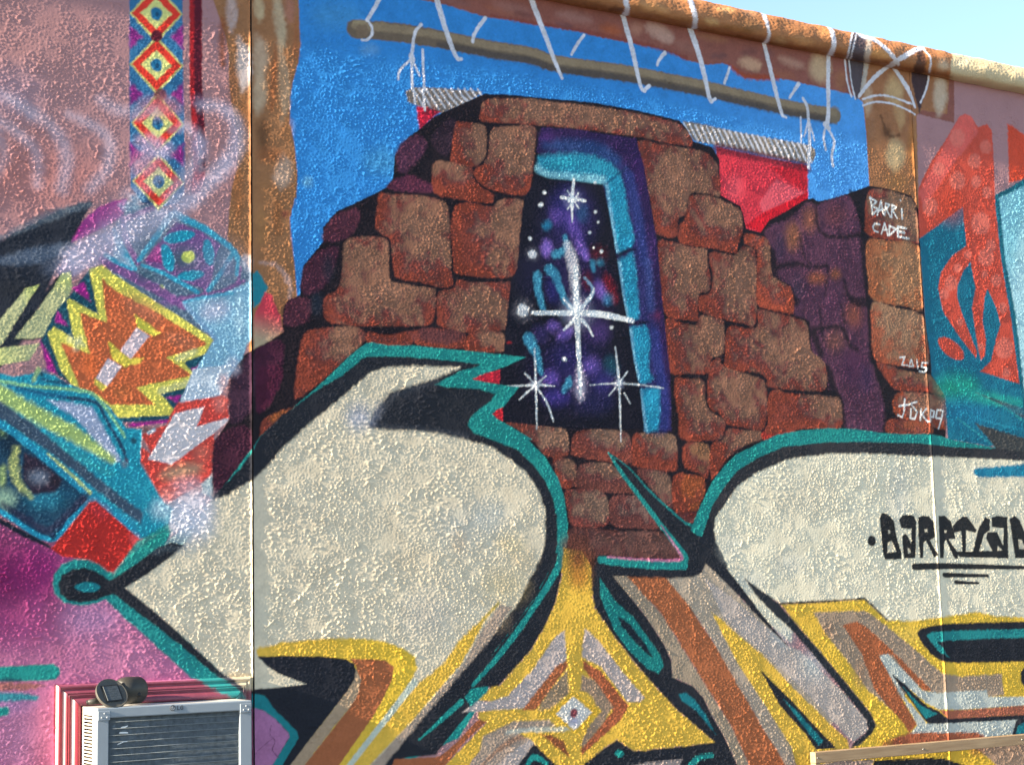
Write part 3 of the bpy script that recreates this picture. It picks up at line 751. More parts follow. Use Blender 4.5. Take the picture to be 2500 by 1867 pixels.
    G('painted_letter', 'letter_stripe'); P([1950,380, 1800,530, 1650,680, 1520,860, 1330,1010, 1180,1180, 830,1643, 770,1720, 900,1720, 960,1643, 1300,1290, 1500,1050, 1650,880, 1760,700, 1850,520, 1965,395], YEL, 4, g=((178,160,80), 1700,650, 1960,380))
    G('painted_letter', 'letter_stripe'); P([1965,400, 2060,420, 1900,660, 1700,890, 1500,1125, 1280,1385, 1070,1643, 1000,1720, 900,1720, 960,1643, 1300,1290, 1500,1060, 1680,860, 1800,640], (150,138,126), 4)
    G('painted_letter', 'letter_stripe'); S([1300,1005, 1150,1200, 800,1643, 740,1720], (60,36,34), (170,186,176), 2.5)
    # pieces right of the dark band
    G('painted_letter', 'letter_stripe'); P([1150,1592, 1500,1572, 1620,1472, 1780,1300, 1900,1222, 1935,1232, 1700,1450, 1540,1643, 1480,1720, 1100,1720], (150,90,58), 2)
    G('painted_letter', 'letter_stripe'); P([1935,1232, 2250,1215, 2250,1275, 2050,1305, 1950,1385, 1750,1600, 1690,1720, 1480,1720, 1540,1643], YEL, 2.5)
    G('painted_letter', 'letter_stripe'); P([2250,1275, 2060,1300, 1950,1385, 1750,1600, 1690,1720, 2120,1720, 2196,1640, 2300,1500], (146,134,124), 3)
    S([1780,1680, 2000,1480, 2200,1390], (20,40,50), (128,96,76), 5, .7, keep=True); S([1880,1700, 2100,1540, 2200,1480], 40, LIL, 5, .7, keep=True)
    # ---- loop at the left end of the letter
    G('painted_letter', 'letter_outline'); T('A4')
    P([408,240, 425,165, 480,92, 580,52, 680,56, 770,92, 845,155, 880,190, 1000,25, 1150,-90, 1290,-183, 1330,-160, 1250,0, 1100,150, 960,270, 1100,390, 1460,690, 1740,950, 1800,1010, 1700,1030, 1480,962, 1300,805, 1100,625, 920,462, 820,360, 740,392, 620,410, 500,388, 425,315], (22,122,126), 3)
    P([455,250, 478,180, 560,132, 660,116, 760,150, 850,212, 900,180, 1050,85, 1200,-30, 1320,-80, 1420,-60, 1300,45, 1100,190, 965,270, 1100,380, 1250,500, 1450,680, 1740,950, 1790,1000, 1680,960, 1420,735, 1200,562, 1040,442, 880,318, 800,340, 720,372, 620,388, 540,370, 470,320], BLK, 3)
    S([1180,-20, 1420,-40], (70,20), (70,84,96), 9, .6, keep=True)
    EL(680,266,98,38,(18,118,132),0,2)
    # ---- pale letter on the right
    G('painted_letter', 'letter_outline'); T('D3')
    P([-330,1160, -280,1050, -200,880, -96,740, 0,655, 190,560, 320,500, 500,470, 700,455, 900,460, 1100,490, 1300,500, 1500,500, 1700,550, 2000,606, 2300,700, 2300,760, 0,900, -260,1290, -300,1290], TEAL, 2)
    P([-480,1140, -300,1285, -250,1200, -196,1060, -106,920, 0,785, 150,690, 350,600, 700,562, 1000,560, 1400,572, 1700,602, 1960,615, 1990,605, 1955,560, 1840,420, 2212,520, 2500,600, 2500,760, 1000,800, 200,1200, -60,1700, -400,1420, -420,1340], (44,46,52), 2)
    G('painted_letter', 'letter_fill')
    P([0,905, 150,800, 400,692, 700,652, 1000,650, 1400,670, 1700,682, 2212,705, 2900,740, 2900,1980, 1850,1940, 1600,1920, 1350,1960, 1150,1940, 980,1770, 600,1795, 330,1805, 200,1725, 430,2020, 420,2110, 160,1890, 0,1670, -60,1560, -110,1430, -160,1330, -176,1240, -165,1150, -106,1060], (204,200,181), 3.5)
    BL(400,1500,160,120,(150,164,172),.25); BL(1250,1000,130,420,(160,172,176),.35); BL(1560,1100,90,600,(166,172,166),.25); BL(500,1000,420,240,(184,178,156),.25); BL(-60,1380,120,160,(160,176,180),.30); BL(100,1640,200,130,(150,166,172),.35); BL(1900,1300,300,300,(180,176,158),.20)
    G('painted_letter', 'letter_teal_line'); P([1820,790, 1835,768, 1880,760, 2212,735, 2700,700, 2700,840, 2212,832, 1870,834, 1830,815], (20,118,152), 3)
    # spike between the letters
    G('painted_letter', 'letter_outline'); T('C3')
    P([905,640, 1060,748, 1210,905, 1350,1050, 1500,1175, 1560,1195, 1570,1160, 1640,1060, 1700,1180, 1720,1330, 1700,1400, 1650,1480, 1640,1560, 1600,1600, 1500,1605, 1200,1600, 935,1590, 1000,1680, 1080,1780, 700,1700, 770,1560, 800,1500, 830,1430, 1100,1455, 1450,1480, 1480,1420, 1300,1190, 1100,920, 990,770], BLK, 2)
    G('painted_letter', 'letter_teal_line'); S([905,645, 1000,790, 1150,990, 1300,1190, 1440,1370, 1495,1450, 1480,1505], (12,30,34,40,50,56,60), TEAL, 2)
    S([1490,1512, 1300,1508, 1050,1490, 845,1470], (60,62,60,50), TEAL, 2)
    S([915,655, 1060,758, 1200,915, 1350,1058, 1500,1185, 1580,1215], (8,14,16,24), (22,112,114), 2)
    S([1310,1205, 1400,1335, 1468,1440, 1440,1472, 1200,1468, 900,1448], (6,16,22,16,10), (190,112,152), 2.5, .9, keep=True)
    P([1555,1190, 1640,1040, 1700,1060, 1625,1290, 1590,1285, 1540,1240], TEAL, 2)
    # ---- diagonal stroke running down to the right
    G('painted_letter', 'letter_outline'); T('C4')
    P([760,120, 850,150, 940,165, 1080,350, 1200,500, 1330,700, 1390,830, 1400,960, 1560,1030, 1640,1120, 1700,1250, 1800,1420, 1900,1643, 1940,1740, 400,1740, 200,1643, 330,1470, 450,1560, 640,1643, 800,1560, 970,1440, 1100,1530, 1500,1490, 1720,1460, 1420,1200, 1200,960, 950,650, 800,430, 770,280], BLK, 2)
    G('painted_letter', 'letter_stripe'); P([935,178, 1060,182, 1320,480, 1610,950, 1860,1350, 1990,1643, 2020,1740, 1940,1740, 1900,1643, 1800,1420, 1700,1250, 1640,1120, 1560,1030, 1400,960, 1390,830, 1330,700, 1200,500, 1080,350], (140,130,114), 2)
    G('painted_letter', 'letter_stripe'); P([1050,186, 1360,198, 1520,400, 1710,680, 1910,960, 2096,1350, 2300,1643, 2340,1740, 2020,1740, 1990,1643, 1860,1350, 1610,950, 1320,480], BRN, 4)
    G('painted_letter', 'letter_stripe'); P([1350,198, 1560,190, 1630,150, 1655,85, 1720,140, 2212,640, 2320,760, 2500,900, 2750,1100, 2780,1400, 2650,1300, 2300,1643, 2096,1350, 1910,960, 1710,680, 1520,400], (154,146,132), 3)
    T('D4')
    G('painted_letter', 'letter_stripe'); P([-250,200, -60,330, 60,430, 380,715, 480,750, 800,1060, 1000,1290, 1012,1370, 900,1462, 860,1432, 560,1105, 200,765, 0,605, -100,500], (162,157,153), 3)
    BL(600,850,160,160,(158,176,180),.6); BL(350,650,130,120,(160,172,176),.6)
    G('painted_letter', 'letter_stripe'); P([-196,460, -100,530, 0,628, 200,790, 450,1060, 850,1445, 872,1512, 860,1700, 470,1700, 460,1643, 230,1200, 0,850, -100,650], YEL, 3)
    G('painted_letter', 'letter_stripe'); P([-150,600, -80,690, 0,850, 230,1200, 420,1500, 465,1700, 410,1700, 200,1350, 0,1010, -186,680], (148,140,128), 3, a=.9)
    G('painted_letter', 'letter_outline'); P([180,905, 430,1150, 560,1290, 770,1515, 610,1522, 520,1390, 330,1180], BLK, 2)
    G('painted_letter', 'letter_teal_line'); P([360,1130, 490,1250, 670,1455, 630,1490, 500,1320], (16,106,118), 2.5)
    # the yellow and brown fields to its right
    G('painted_letter', 'letter_stripe'); P([330,395, 600,380, 980,358, 1160,520, 1350,528, 1600,495, 1850,455, 2000,490, 2212,500, 2900,500, 2900,1760, 860,1760, 872,1512, 950,1480, 1070,1330, 1030,1240, 820,980, 620,740, 430,520], YEL, 4, g=((206,170,52), 300,400, 900,900))
    BL(1300,640,200,100,(196,172,80),.6)
    G('painted_letter', 'letter_stripe'); P([590,462, 760,455, 990,450, 1150,560, 1400,770, 1590,935, 1720,955, 2040,935, 2062,1100, 1940,1112, 1500,1085, 1400,1000, 1220,1180, 1260,1270, 1010,1060, 870,860, 680,620], (142,128,112), 3.5)
    BL(950,930,80,160,(150,120,96),.5); BL(700,600,60,80,(140,112,92),.5)
    G('painted_letter', 'letter_stripe'); P([818,562, 870,538, 930,532, 1010,580, 1190,750, 1320,880, 1502,1062, 1440,1072, 1280,900, 1200,790, 1100,790, 1240,1080, 1392,1322, 1330,1392, 1280,1310, 1150,1170, 1060,1050, 960,780], (150,88,56), 3)
    G('painted_letter', 'letter_stripe'); P([1098,800, 1165,780, 1220,840, 1430,1062, 1560,1082, 1920,1058, 1942,1112, 2212,1110, 2900,1110, 2900,1180, 2212,1182, 1700,1212, 1560,1212, 1450,1150, 1300,1030, 1205,950, 1300,1120, 1462,1312, 1620,1300, 2185,1268, 2140,1402, 1900,1432, 1330,1405, 1392,1330, 1262,1090], PALE, 2.5)
    G('painted_letter', 'letter_outline'); P([1195,940, 1300,1018, 1450,1170, 1560,1225, 1625,1275, 2212,1245, 2900,1220, 2900,1270, 2212,1285, 1900,1302, 1480,1322, 1450,1295, 1370,1180], (30,34,44), 2)
    G('painted_letter', 'letter_teal_line'); P([1280,1035, 1420,1180, 1545,1242, 1460,1284, 1360,1150], (16,116,124), 2)
    G('painted_letter', 'letter_stripe'); P([1560,1214, 1750,1214, 2212,1178, 2900,1150, 2900,1235, 2212,1250, 1625,1282], (152,92,72), 2)
    G('painted_letter', 'letter_stripe'); P([2150,1300, 2180,1270, 2900,1240, 2900,1420, 2120,1420], BLK, 2); P([2170,1340, 2230,1300, 2600,1290, 2600,1400, 2150,1400], (18,116,130), 2)
    G('painted_letter', 'letter_stripe'); P([1130,1460, 1330,1392, 1850,1388, 1915,1425, 1890,1460, 1100,1530], (148,84,58), 3)
    BL(1120,1450,120,60,(200,160,50),.5)
    G('painted_letter', 'letter_outline'); P([1388,622, 1420,585, 1560,552, 1850,540, 2212,530, 2900,520, 2900,845, 2212,842, 1700,852, 1590,842, 1500,790, 1430,702], (28,32,42), 2.5)
    G('painted_letter', 'letter_teal_line'); P([1458,640, 1500,612, 1700,602, 2212,590, 2900,580, 2900,655, 2212,658, 1900,664, 1545,685, 1640,812, 1560,765], (20,120,126), 2.5)
    G('painted_letter', 'letter_outline'); EL(2222,960,34,70,BLK,0,2)
    G('painted_letter', 'letter_outline'); P([1060,1605, 1200,1600, 1450,1585, 1600,1590, 1800,1660, 2000,1760, 1000,1760], BLK, 2)
    G('painted_letter', 'letter_stripe'); P([620,1640, 800,1600, 1060,1600, 1000,1760, 600,1760], (140,128,124), 3)
    G('painted_letter', 'letter_stripe'); P([1820,1500, 1900,1490, 2212,1440, 2900,1400, 2900,1760, 2080,1760, 1960,1600], (150,130,114), 3); BL(1850,1530,80,60,(140,90,66),.7)
    # black edge of the diagonal
    G('painted_letter', 'letter_outline')
    P([60,198, 150,262, 320,388, 600,372, 800,365, 985,345, 1005,362, 1170,520, 1155,528, 985,360, 600,390, 330,400, 430,520, 620,740, 820,980, 1030,1240, 1072,1330, 1040,1400, 950,1482, 870,1518, 905,1465, 1012,1370, 1000,1290, 800,1050, 600,800, 430,605, 250,440, 130,310], (36,42,50), 3)
    S([-230,30, 0,270, 160,465, 300,620, 385,712], (90,64,40,18,6), BLK, 2)
    # ---- the yellow wedge with the star
    G('painted_letter', 'letter_stripe'); T('C4')
    P([560,-40, 700,-10, 770,110, 775,280, 800,430, 950,650, 1200,960, 1420,1200, 1722,1460, 1500,1490, 1100,1530, 970,1440, 800,1560, 640,1700, 500,1640, 330,1470, 300,1440, 100,1340, 0,1310, -100,1280, -100,1230, 0,1212, 0,1150, -100,1140, 0,1040, 60,1028, 150,930, 300,760, 420,560, 500,380, 545,180], YEL, 3)
    BL(670,60,150,190,(112,66,40),.95); BL(680,200,120,120,(156,104,42),.8); BL(640,-60,160,110,(84,50,44),.9)
    def st(fl, c, s=3):
        G('painted_letter', 'letter_stripe'); P(fl, c, s)
    st([570,595, 580,830, 480,970, 300,1195, -150,1225, -220,1230, -100,1140, 0,1148, 130,1100, 300,930, 500,645], (160,155,156))
    st([582,830, 586,880, 460,1060, 350,1210, 240,1215, 350,1070, 500,880], BRN); st([586,905, 602,1080, 450,1212, 355,1212, 450,1060], (138,122,100), 4)
    st([722,585, 830,680, 1000,900, 1182,1120, 1150,1152, 1050,1152, 850,880, 698,805], (164,156,154))
    st([708,830, 850,920, 1062,1180, 1000,1290, 700,1562, 690,1510, 940,1220, 800,1000, 716,900], (152,86,56)); st([698,940, 800,985, 940,1190, 850,1330, 712,1500, 690,1480, 760,1330, 850,1220, 750,1080, 690,1060], (140,122,104), 4)
    st([-60,1420, 60,1350, 180,1300, 450,1288, 490,1335, 250,1385, 100,1445, 0,1545, -120,1640], (146,134,122), 4); S([120,1385, 300,1365, 480,1365, 620,1350], (24,36,30), (172,180,172), 4, .85, keep=True)
    st([380,1400, 470,1405, 560,1450, 605,1580], (140,84,52), 4); st([300,1440, 330,1470, 200,1643, 60,1700, 120,1560], LIL, 4)
    G('painted_letter', 'letter_star'); P([630,1078, 850,1222, 650,1400, 455,1242], (204,164,44), 3); P([632,1105, 780,1230, 640,1372, 502,1240], (184,190,190), 3); BL(640,1300,60,50,(150,150,190),.6); EL(637,1238,30,36,(118,62,72),0,3)
    G('painted_letter', 'letter_teal_line')
    P([838,195, 900,290, 960,380, 1100,500, 1230,680, 1312,800, 1330,880, 1292,932, 1200,890, 1050,740, 950,600, 882,440, 840,330], (18,118,118), 2.5, 0)
    P([975,485, 1080,560, 1180,690, 1245,805, 1200,780, 1100,680, 1000,560], (26,36,48), 3, keep=True)
    G('painted_letter', 'letter_teal_line'); P([1448,1092, 1500,1078, 1570,1130, 1650,1240, 1735,1405, 1640,1290, 1560,1200, 1460,1130], (16,106,120), 2.5)
    G('painted_letter', 'letter_teal_line'); S([1545,1640, 1600,1585, 1705,1566], (50,30), TEAL, 2); EL(990,1550,38,30,TEAL,20,2); S([270,1660, 330,1575, 430,1630], (30,46,30), TEAL, 2)
    G('painted_letter', 'letter_stripe'); P([1030,1660, 1200,1620, 1480,1595, 1440,1680], (140,132,130), 3)
letters()

def right_end():
    G('painted_flag'); T('D2')
    P([1405,415, 1740,170, 1990,80, 2212,-20, 2900,-200, 2900,2100, 2212,1960, 1990,1990, 1960,2020, 1700,1975, 1625,1960, 1612,1720, 1605,1625, 1500,1470, 1490,1300, 1450,1050, 1430,800], (12,100,128), 2)
    BL(1700,1560,260,140,(18,150,124),.8); BL(1900,1650,240,80,(24,150,134),.6); BL(2100,1500,150,120,(14,110,136),.6); BL(1800,1750,300,160,(14,112,150),.7)
    S([1680,1530, 1900,1640, 2212,1680], (40,80,60), (22,150,142), 8, .7, keep=True)
    G('painted_flag', 'painted_wedge'); T('D3'); P([1835,415, 2000,470, 2212,530, 2600,620, 2600,760, 2212,640, 2000,608, 1960,560], (60,64,66), 3)
    G('painted_flag', 'painted_wedge'); P([1840,180, 2000,235, 2212,310, 2500,400, 2500,470, 2212,385, 2060,285], (70,74,84), 4, a=.85)
    S([1700,380, 1850,490, 1990,605], 12, (40,150,160), 3, .7, keep=True); S([1840,190, 2050,290, 2212,400], 12, (40,160,150), 3, .6, keep=True); S([1720,330, 2000,420, 2212,470], 14, (20,130,160), 4, .7, keep=True); S([2060,300, 2212,330], 40, (20,110,130), 5, .6, keep=True)
    RD1 = (180,70,54)
    G('painted_leaf_shape'); T('D2')
    P([1395,250, 1400,30, 1500,-180, 1600,-330, 1715,-520, 1760,-545, 1810,-520, 1860,-440, 1925,-468, 1965,-420, 1982,-150, 1992,150, 2040,600, 2100,950, 2142,1250, 2178,1535, 1878,1438, 1960,1360, 2000,1180, 2032,1080, 2000,950, 1932,800, 1910,870, 1892,1050, 1922,1200,
       1912,1320, 1882,1355, 1850,1200, 1812,950, 1842,800, 1800,592, 1740,680, 1700,780, 1695,870, 1745,1020, 1852,1290, 1842,1335, 1700,1150, 1590,980, 1552,800, 1572,680, 1660,550, 1770,470, 1755,330, 1740,172, 1430,402, 1405,412], RD1, 2)
    P([1400,60, 1715,-520, 1760,-545, 1815,-515, 1860,-400, 1700,-200, 1440,180], (200,92,88), 4, a=.75, keep=True)
    BL(1650,150,160,200,(176,58,34),.6)
    for x, y, r in ((1490,170,60),(1880,300,75),(1920,560,60),(1960,470,40),(1650,760,50),(1700,-30,60),(1840,-20,40),(1920,-290,45),(1830,-180,50),(1700,640,30),(1910,690,25),(2000,740,40),(2050,950,35),(2060,1260,70),(2080,1450,30),(1720,1060,25),(1880,1250,25),(1600,840,35),(1700,-360,60),(1560,-120,45),(1930,60,40),(1780,540,30)):
        EL(x, y, r, r * 1.15, (214,116,104), 0, 4, .5, True)
    G('painted_leaf_shape'); EL(1650,1262,122,58,RD1,40,2)
    G('painted_leaf_shape'); T('D1'); P([2085,955, 2130,975, 2212,1040, 2600,1300, 2600,1400, 2212,1385, 2100,1405], (188,66,40), 3)
    G('painted_banner'); T('D2'); P([1990,80, 2090,30, 2212,-45, 2900,-300, 2900,1760, 2215,1760, 2185,1520, 2130,1000, 2050,600], (14,92,112), 2.5)
    P([2022,102, 2100,70, 2212,15, 2900,-200, 2900,1760, 2240,1760, 2205,1500, 2150,1000, 2072,600], (112,180,200), 3, g=((150,200,214), 2060,600, 2200,700), keep=True)
right_end()

def mask_and_head():
    T('A2')
    G('painted_hair'); P([-1600,1350, -900,900, 0,450, 150,350, 400,225, 560,160, 720,128, 640,280, 570,430, 510,560, 440,640, 390,760, 300,960, 150,1250, 0,1420, -900,1500], (36,42,54), 4, 0)
    S([-100,470, 150,345, 400,235, 690,150], (30,60,80,50), (88,104,120), 8, .7, keep=True); S([0,590, 200,560, 400,520, 560,470], (60,110,120,60), (86,104,128), 10, .7, keep=True)
    S([-50,480, 200,400, 600,340], (40,60,30), (28,34,46), 8, .8, keep=True); BL(100,800,250,160,(32,36,44),.7); BL(420,640,130,110,(76,90,114),.6)
    G('painted_headband'); P([555,445, 600,350, 660,260, 760,175, 880,125, 985,105, 955,240, 800,335, 640,410], (152,46,134), 4); BL(900,200,90,80,(176,90,150),.6)
    G('painted_headband'); P([440,700, 500,560, 600,450, 760,390, 900,360, 890,570, 760,625, 600,680, 540,760], (142,126,154), 7, a=.9)
    BL(560,560,110,100,(170,166,186),.8)
    # lime slashes
    P([300,960, 330,850, 460,690, 560,660, 545,860, 420,1000, 360,1180, 100,1220, 240,960], (30,36,48), 4)
    for fl in ([545,670, 560,790, 530,885, 432,1000, 370,1170, 240,1185, 108,1190, 300,960, 440,760, 480,680], [305,772, 205,800, 120,900, 0,1042, -300,1300, -300,1500, 0,1252, 40,1200, 240,870], [-300,1330, 0,1258, 312,1222, 232,1352, 0,1392, -300,1480]):
        G('painted_slash'); P(fl, LIME, 3, g=((160,170,130), fl[0], fl[1], fl[4], fl[5]))
    # burst
    G('painted_burst')
    P([330,1180, 440,960, 545,850, 690,650, 1000,700, 1650,1200, 1530,1450, 1420,1620, 1440,1740, 1300,1830, 880,1830, 700,1640, 440,1460, 310,1200], (24,72,92), 3)
    for fl in ([560,800, 655,745, 705,905], [445,960, 530,1090, 430,1055], [310,1190, 380,1300, 445,1455, 370,1440], [1290,1640, 1400,1620, 1380,1690], [1480,1420, 1545,1385, 1500,1450], [980,1840, 1300,1810, 1320,1830, 1000,1870]): P(fl, (150,36,132), 4, keep=True)
    G('painted_burst', 'painted_flame')
    P([695,648, 790,618, 870,678, 1100,830, 1400,1020, 1655,1190, 1590,1300, 1420,1368, 1505,1465, 1462,1560, 1240,1612, 1358,1742, 1322,1775, 900,1795, 860,1720, 610,1580, 560,1540, 480,1440, 368,1150, 420,1095, 575,1185, 518,900, 540,878, 765,1002, 700,700], (196,196,86), 3)
    G('painted_burst', 'painted_flame')
    P([792,720, 900,820, 1250,1000, 1612,1230, 1295,1332, 1485,1472, 1055,1560, 1200,1695, 860,1695, 730,1600, 620,1565, 472,1215, 695,1302, 618,980, 825,1062], (176,94,58), 3)
    BL(1100,960,260,120,(178,112,86),.6,30); BL(880,900,90,130,(178,90,56),.6); BL(1400,1200,200,80,(170,110,84),.6,20); BL(950,1600,120,80,(176,104,60),.6); BL(700,1380,90,120,(196,96,44),.5)
    G('painted_burst', 'painted_flame'); P([1045,1005, 1100,1040, 1240,1142, 1190,1165, 1060,1095], (206,196,70), 4); P([838,1208, 930,1275, 1012,1340, 1112,1335, 1080,1375, 960,1405, 870,1335], (206,190,70), 4); P([740,1490, 830,1555, 800,1590, 735,1540], (200,190,80), 4)
    G('painted_burst', 'painted_block'); P([1058,1100, 1158,1168, 1012,1342, 930,1282], (188,178,190), 2.5); G('painted_burst', 'painted_block'); P([840,1338, 942,1400, 832,1552, 744,1492], (188,182,194), 2.5)
    for fl in ([620,1180, 590,1260], [540,1180, 640,1230], [1240,1590, 1440,1530], [1500,1290, 1380,1340]): S(fl, 50, (186,196,160), 6, .5, keep=True)
    # patterned cheek
    G('painted_cheek')
    P([945,235, 1000,180, 1130,140, 1300,200, 1440,262, 1600,330, 1750,440, 1870,560, 1925,640, 1940,740, 1700,860, 1410,905, 1500,1040, 1655,1195, 1400,1020, 1100,830, 870,678, 800,600, 880,540, 875,340], (84,108,132), 3)
    BL(1100,330,140,120,(80,106,120),.8); BL(1000,170,120,60,(110,160,186),.7); BL(1300,210,150,50,(130,150,180),.7)
    G('painted_cheek', 'painted_eye'); P([1118,602, 1360,288, 1560,360, 1705,462, 1645,620, 1585,805, 1400,745], (112,82,138), 3)
    BL(1420,570,190,140,(72,94,114),.95)
    P([1118,585, 1230,440, 1255,605], (142,62,130), 3, keep=True)
    for x, y, rx, ry, ro in ((1385,402,122,45,-12),(1298,565,46,112,-14),(1612,525,44,104,-8),(1475,700,104,38,-8)): EL(x, y, rx, ry, CYA, ro, 3, 1, True)
    EL(1455,556,50,46,(172,190,92),0,3,1,True); EL(1250,796,20,26,LIME,0,3,.9,True)
    PU = (122,82,140)
    for fl, w in (([955,250, 975,420, 1065,600], 44), ([790,575, 950,665, 1100,745, 1290,850, 1420,940], (60,90,80,60)), ([960,270, 1080,225, 1180,180], 46), ([1400,880, 1560,860, 1720,820, 1880,740], (50,40,30)), ([1640,640, 1590,830], 40), ([1860,640, 1840,760], 26)): S(fl, w, PU, 4, .9, keep=True)
    for fl, w in (([1070,585, 1200,410, 1330,232, 1430,265, 1600,350, 1790,490, 1835,570], (30,50,60,56,50,46)), ([1100,618, 1300,700, 1530,832], (20,40,34)), ([1800,530, 1700,690, 1610,815], 34), ([885,345, 930,470, 1000,590, 1045,650], (30,64,50,30)), ([815,540, 920,600, 1020,650], (30,44,30)), ([1840,560, 1830,690], 30)):
        S(fl, w, (40,152,186), 3, .92, keep=True)
    P([900,470, 960,530, 1030,640, 900,580, 850,530], (150,180,206), 6, a=.7, keep=True); BL(1760,640,60,90,(110,120,156),.7); BL(1130,700,110,60,(50,84,104),.7); BL(1300,900,120,60,(112,72,140),.6)
    BL(1000,330,420,260,(146,150,176),.38); BL(1700,620,260,260,(140,150,180),.3)
    G('painted_cheek', 'painted_light_patch'); P([1410,905, 1560,865, 1700,850, 1880,770, 1945,735, 1945,1150, 1870,1340, 1810,1420, 1720,1560, 1690,1643, 1600,1643, 1395,1665, 1500,1450, 1590,1300, 1655,1195, 1500,1040], (116,168,198), 3)
    BL(1660,970,170,110,(176,186,212),.85,-15); BL(1600,1560,150,120,(170,192,214),.7); BL(1850,1000,60,260,(150,190,212),.7); BL(1800,1400,80,100,(170,176,198),.6); S([1420,905, 1560,870, 1800,835], 26, (70,164,200), 3, .8, keep=True)
    S([1430,930, 1540,1040, 1660,1180], 36, (110,150,190), 4, .7, keep=True)
    T('A3')
    G('painted_cheek', 'painted_scarf'); P([1380,250, 1470,228, 1700,195, 1765,230, 1762,300, 1775,378, 1660,490, 1640,700, 1640,830, 1290,1040, 1260,1010, 1110,740, 1070,700, 1090,600, 1180,660, 1090,500, 1290,430, 1330,330], (186,66,60), 3)
    BL(1700,260,80,100,(196,116,110),.8); BL(1400,790,260,90,(166,136,112),.9,-12); BL(1450,880,200,80,(190,140,150),.8); BL(1560,640,90,90,(176,110,96),.6); BL(1290,960,90,90,(206,130,126),.7)
    for fl in ([1350,340, 1500,308, 1582,288, 1520,442, 1772,374, 1762,400, 1660,490, 1480,620, 1330,732, 1148,692, 1250,520],): G('painted_cheek', 'painted_scarf'); P(fl, (186,188,198), 2.5)
    G('painted_cheek', 'painted_scarf'); P([1495,0, 1790,-40, 1760,110, 1700,205, 1390,255], (166,188,208), 3); BL(1730,110,60,110,(200,150,150),.6)
    G('painted_cheek', 'painted_scarf'); P([1560,880, 1640,800, 1640,1000, 1560,960], (150,182,190), 4, a=.8)
    BL(1500,1040,220,170,(186,190,208),.9)
    # piece of the face right of the joint
    T('B2'); G('painted_cheek', 'painted_light_patch'); P([40,690, 95,662, 130,710, 172,795, 120,905, 60,950], (26,120,140), 2.5)
    G('painted_cheek', 'painted_scarf'); P([60,1010, 110,930, 150,830, 205,850, 235,940, 275,1030, 292,1130, 180,1210, 60,1270], (176,56,74), 3, g=((156,148,124), 150,950, 110,1240))
    # nose and eye
    T('A3')
    G('painted_nose'); P([-1150,-330, -700,-250, 0,28, 120,60, 300,20, 420,40, 520,110, 720,180, 840,280, 980,450, 1100,462, 1085,720, 1180,880, 1262,1020, 1330,1080, 1300,1240, 1080,1310, 1040,1280, 700,970, 0,420, -700,0], (22,136,164), 3)
    BL(1000,1150,170,120,(40,140,170),.8); BL(1250,1080,120,110,(150,186,206),.8); BL(330,40,90,50,(26,120,150),.7)
    G('painted_nose', 'painted_highlight'); P([370,235, 540,255, 715,290, 800,430, 940,700, 900,720, 780,600, 600,390], (146,164,196), 5)
    S([-100,130, 150,270, 400,410, 640,540, 870,700], (150,130,130,110,60), (164,190,98), 9, .85, keep=True); S([100,420, 400,560, 850,800], (60,90,60), (46,150,160), 10, .6, keep=True)
    S([60,110, 300,180, 500,215, 740,255, 830,400, 950,610, 985,720], (16,28,26,26,30,16), (34,52,84), 3, .9, keep=True); S([-100,70, 200,125, 600,160, 740,205, 850,340, 965,520], (30,26,26,24), (130,190,130), 3, .8, keep=True)
    S([80,130, 280,190, 500,200], 40, (20,110,150), 5, .7, keep=True); S([330,80, 520,110], 26, (34,60,92), 4, .8, keep=True)
    P([-300,60, 0,240, 250,420, 500,620, 800,870, 1110,1110, 1090,1185, 950,1095, 650,850, 400,650, 150,480, 0,380, -300,200], (58,80,102), 5, keep=True)
    EL(1035,552,22,22,(30,50,70),0,3,.8,True); EL(325,40,14,16,(20,40,50),0,2,.8,True); S([300,0, 270,70, 250,110], (40,30,20), (150,186,120), 4, .8, keep=True); BL(1135,470,50,40,(86,54,44),.8); BL(960,720,40,50,(110,80,90),.6)
    S([1150,490, 1190,470], 30, (150,190,210), 3, .8, keep=True)
    G('painted_nose', 'painted_eye'); P([-1100,300, -700,100, 0,420, 300,640, 720,985, 660,1040, 400,1335, 300,1280, 0,1095, -700,700], (26,62,88), 3)
    BL(350,1000,220,110,(34,118,146),.9); BL(40,1000,120,110,(130,170,150),.8); BL(520,960,110,60,(30,90,120),.6); BL(80,560,120,130,(22,40,58),.8)
    P([190,640, 300,690, 480,850, 430,945, 260,965, 185,850], (46,40,58), 5, keep=True); BL(300,830,120,80,(110,128,152),.7); BL(430,860,60,60,(40,34,46),.8)
    S([130,620, 110,750, 145,880, 245,990], (50,66,60,30), LIME, 7, .65, keep=True); BL(20,820,50,120,(150,180,110),.7); BL(20,480,50,60,(90,120,70),.6)
    S([-600,200, 0,420, 300,640, 600,885, 900,1140, 1065,1280], (50,60,66,70,70,60), (24,136,172), 3, .95, keep=True); S([370,650, 520,780, 700,950], (10,28,26), LIME, 3, .85, keep=True)
    S([30,1040, 250,1180, 380,1240, 560,1090, 660,980], (40,60,60,60), (40,44,70), 6, .8, keep=True)
    G('painted_nose', 'painted_border'); S([-500,800, 0,1090, 380,1310, 560,1150, 690,1010], (44,44,42,40,30), (22,134,170), 2.5); S([-500,880, 0,1165, 250,1300, 390,1370], (40,44,40,20), (24,34,50), 3)
    EL(410,1285,26,26,(22,40,70),0,3,.9,True)
    G('painted_red_patch'); P([690,1030, 745,1015, 1085,1312, 985,1440, 880,1562, 835,1555, 770,1500, 690,1468, 580,1452, 480,1440, 398,1382, 560,1190], (168,40,37), 2.5)
    BL(760,1090,160,80,(168,50,60),.6,30); BL(1040,1310,50,60,(190,80,90),.6)
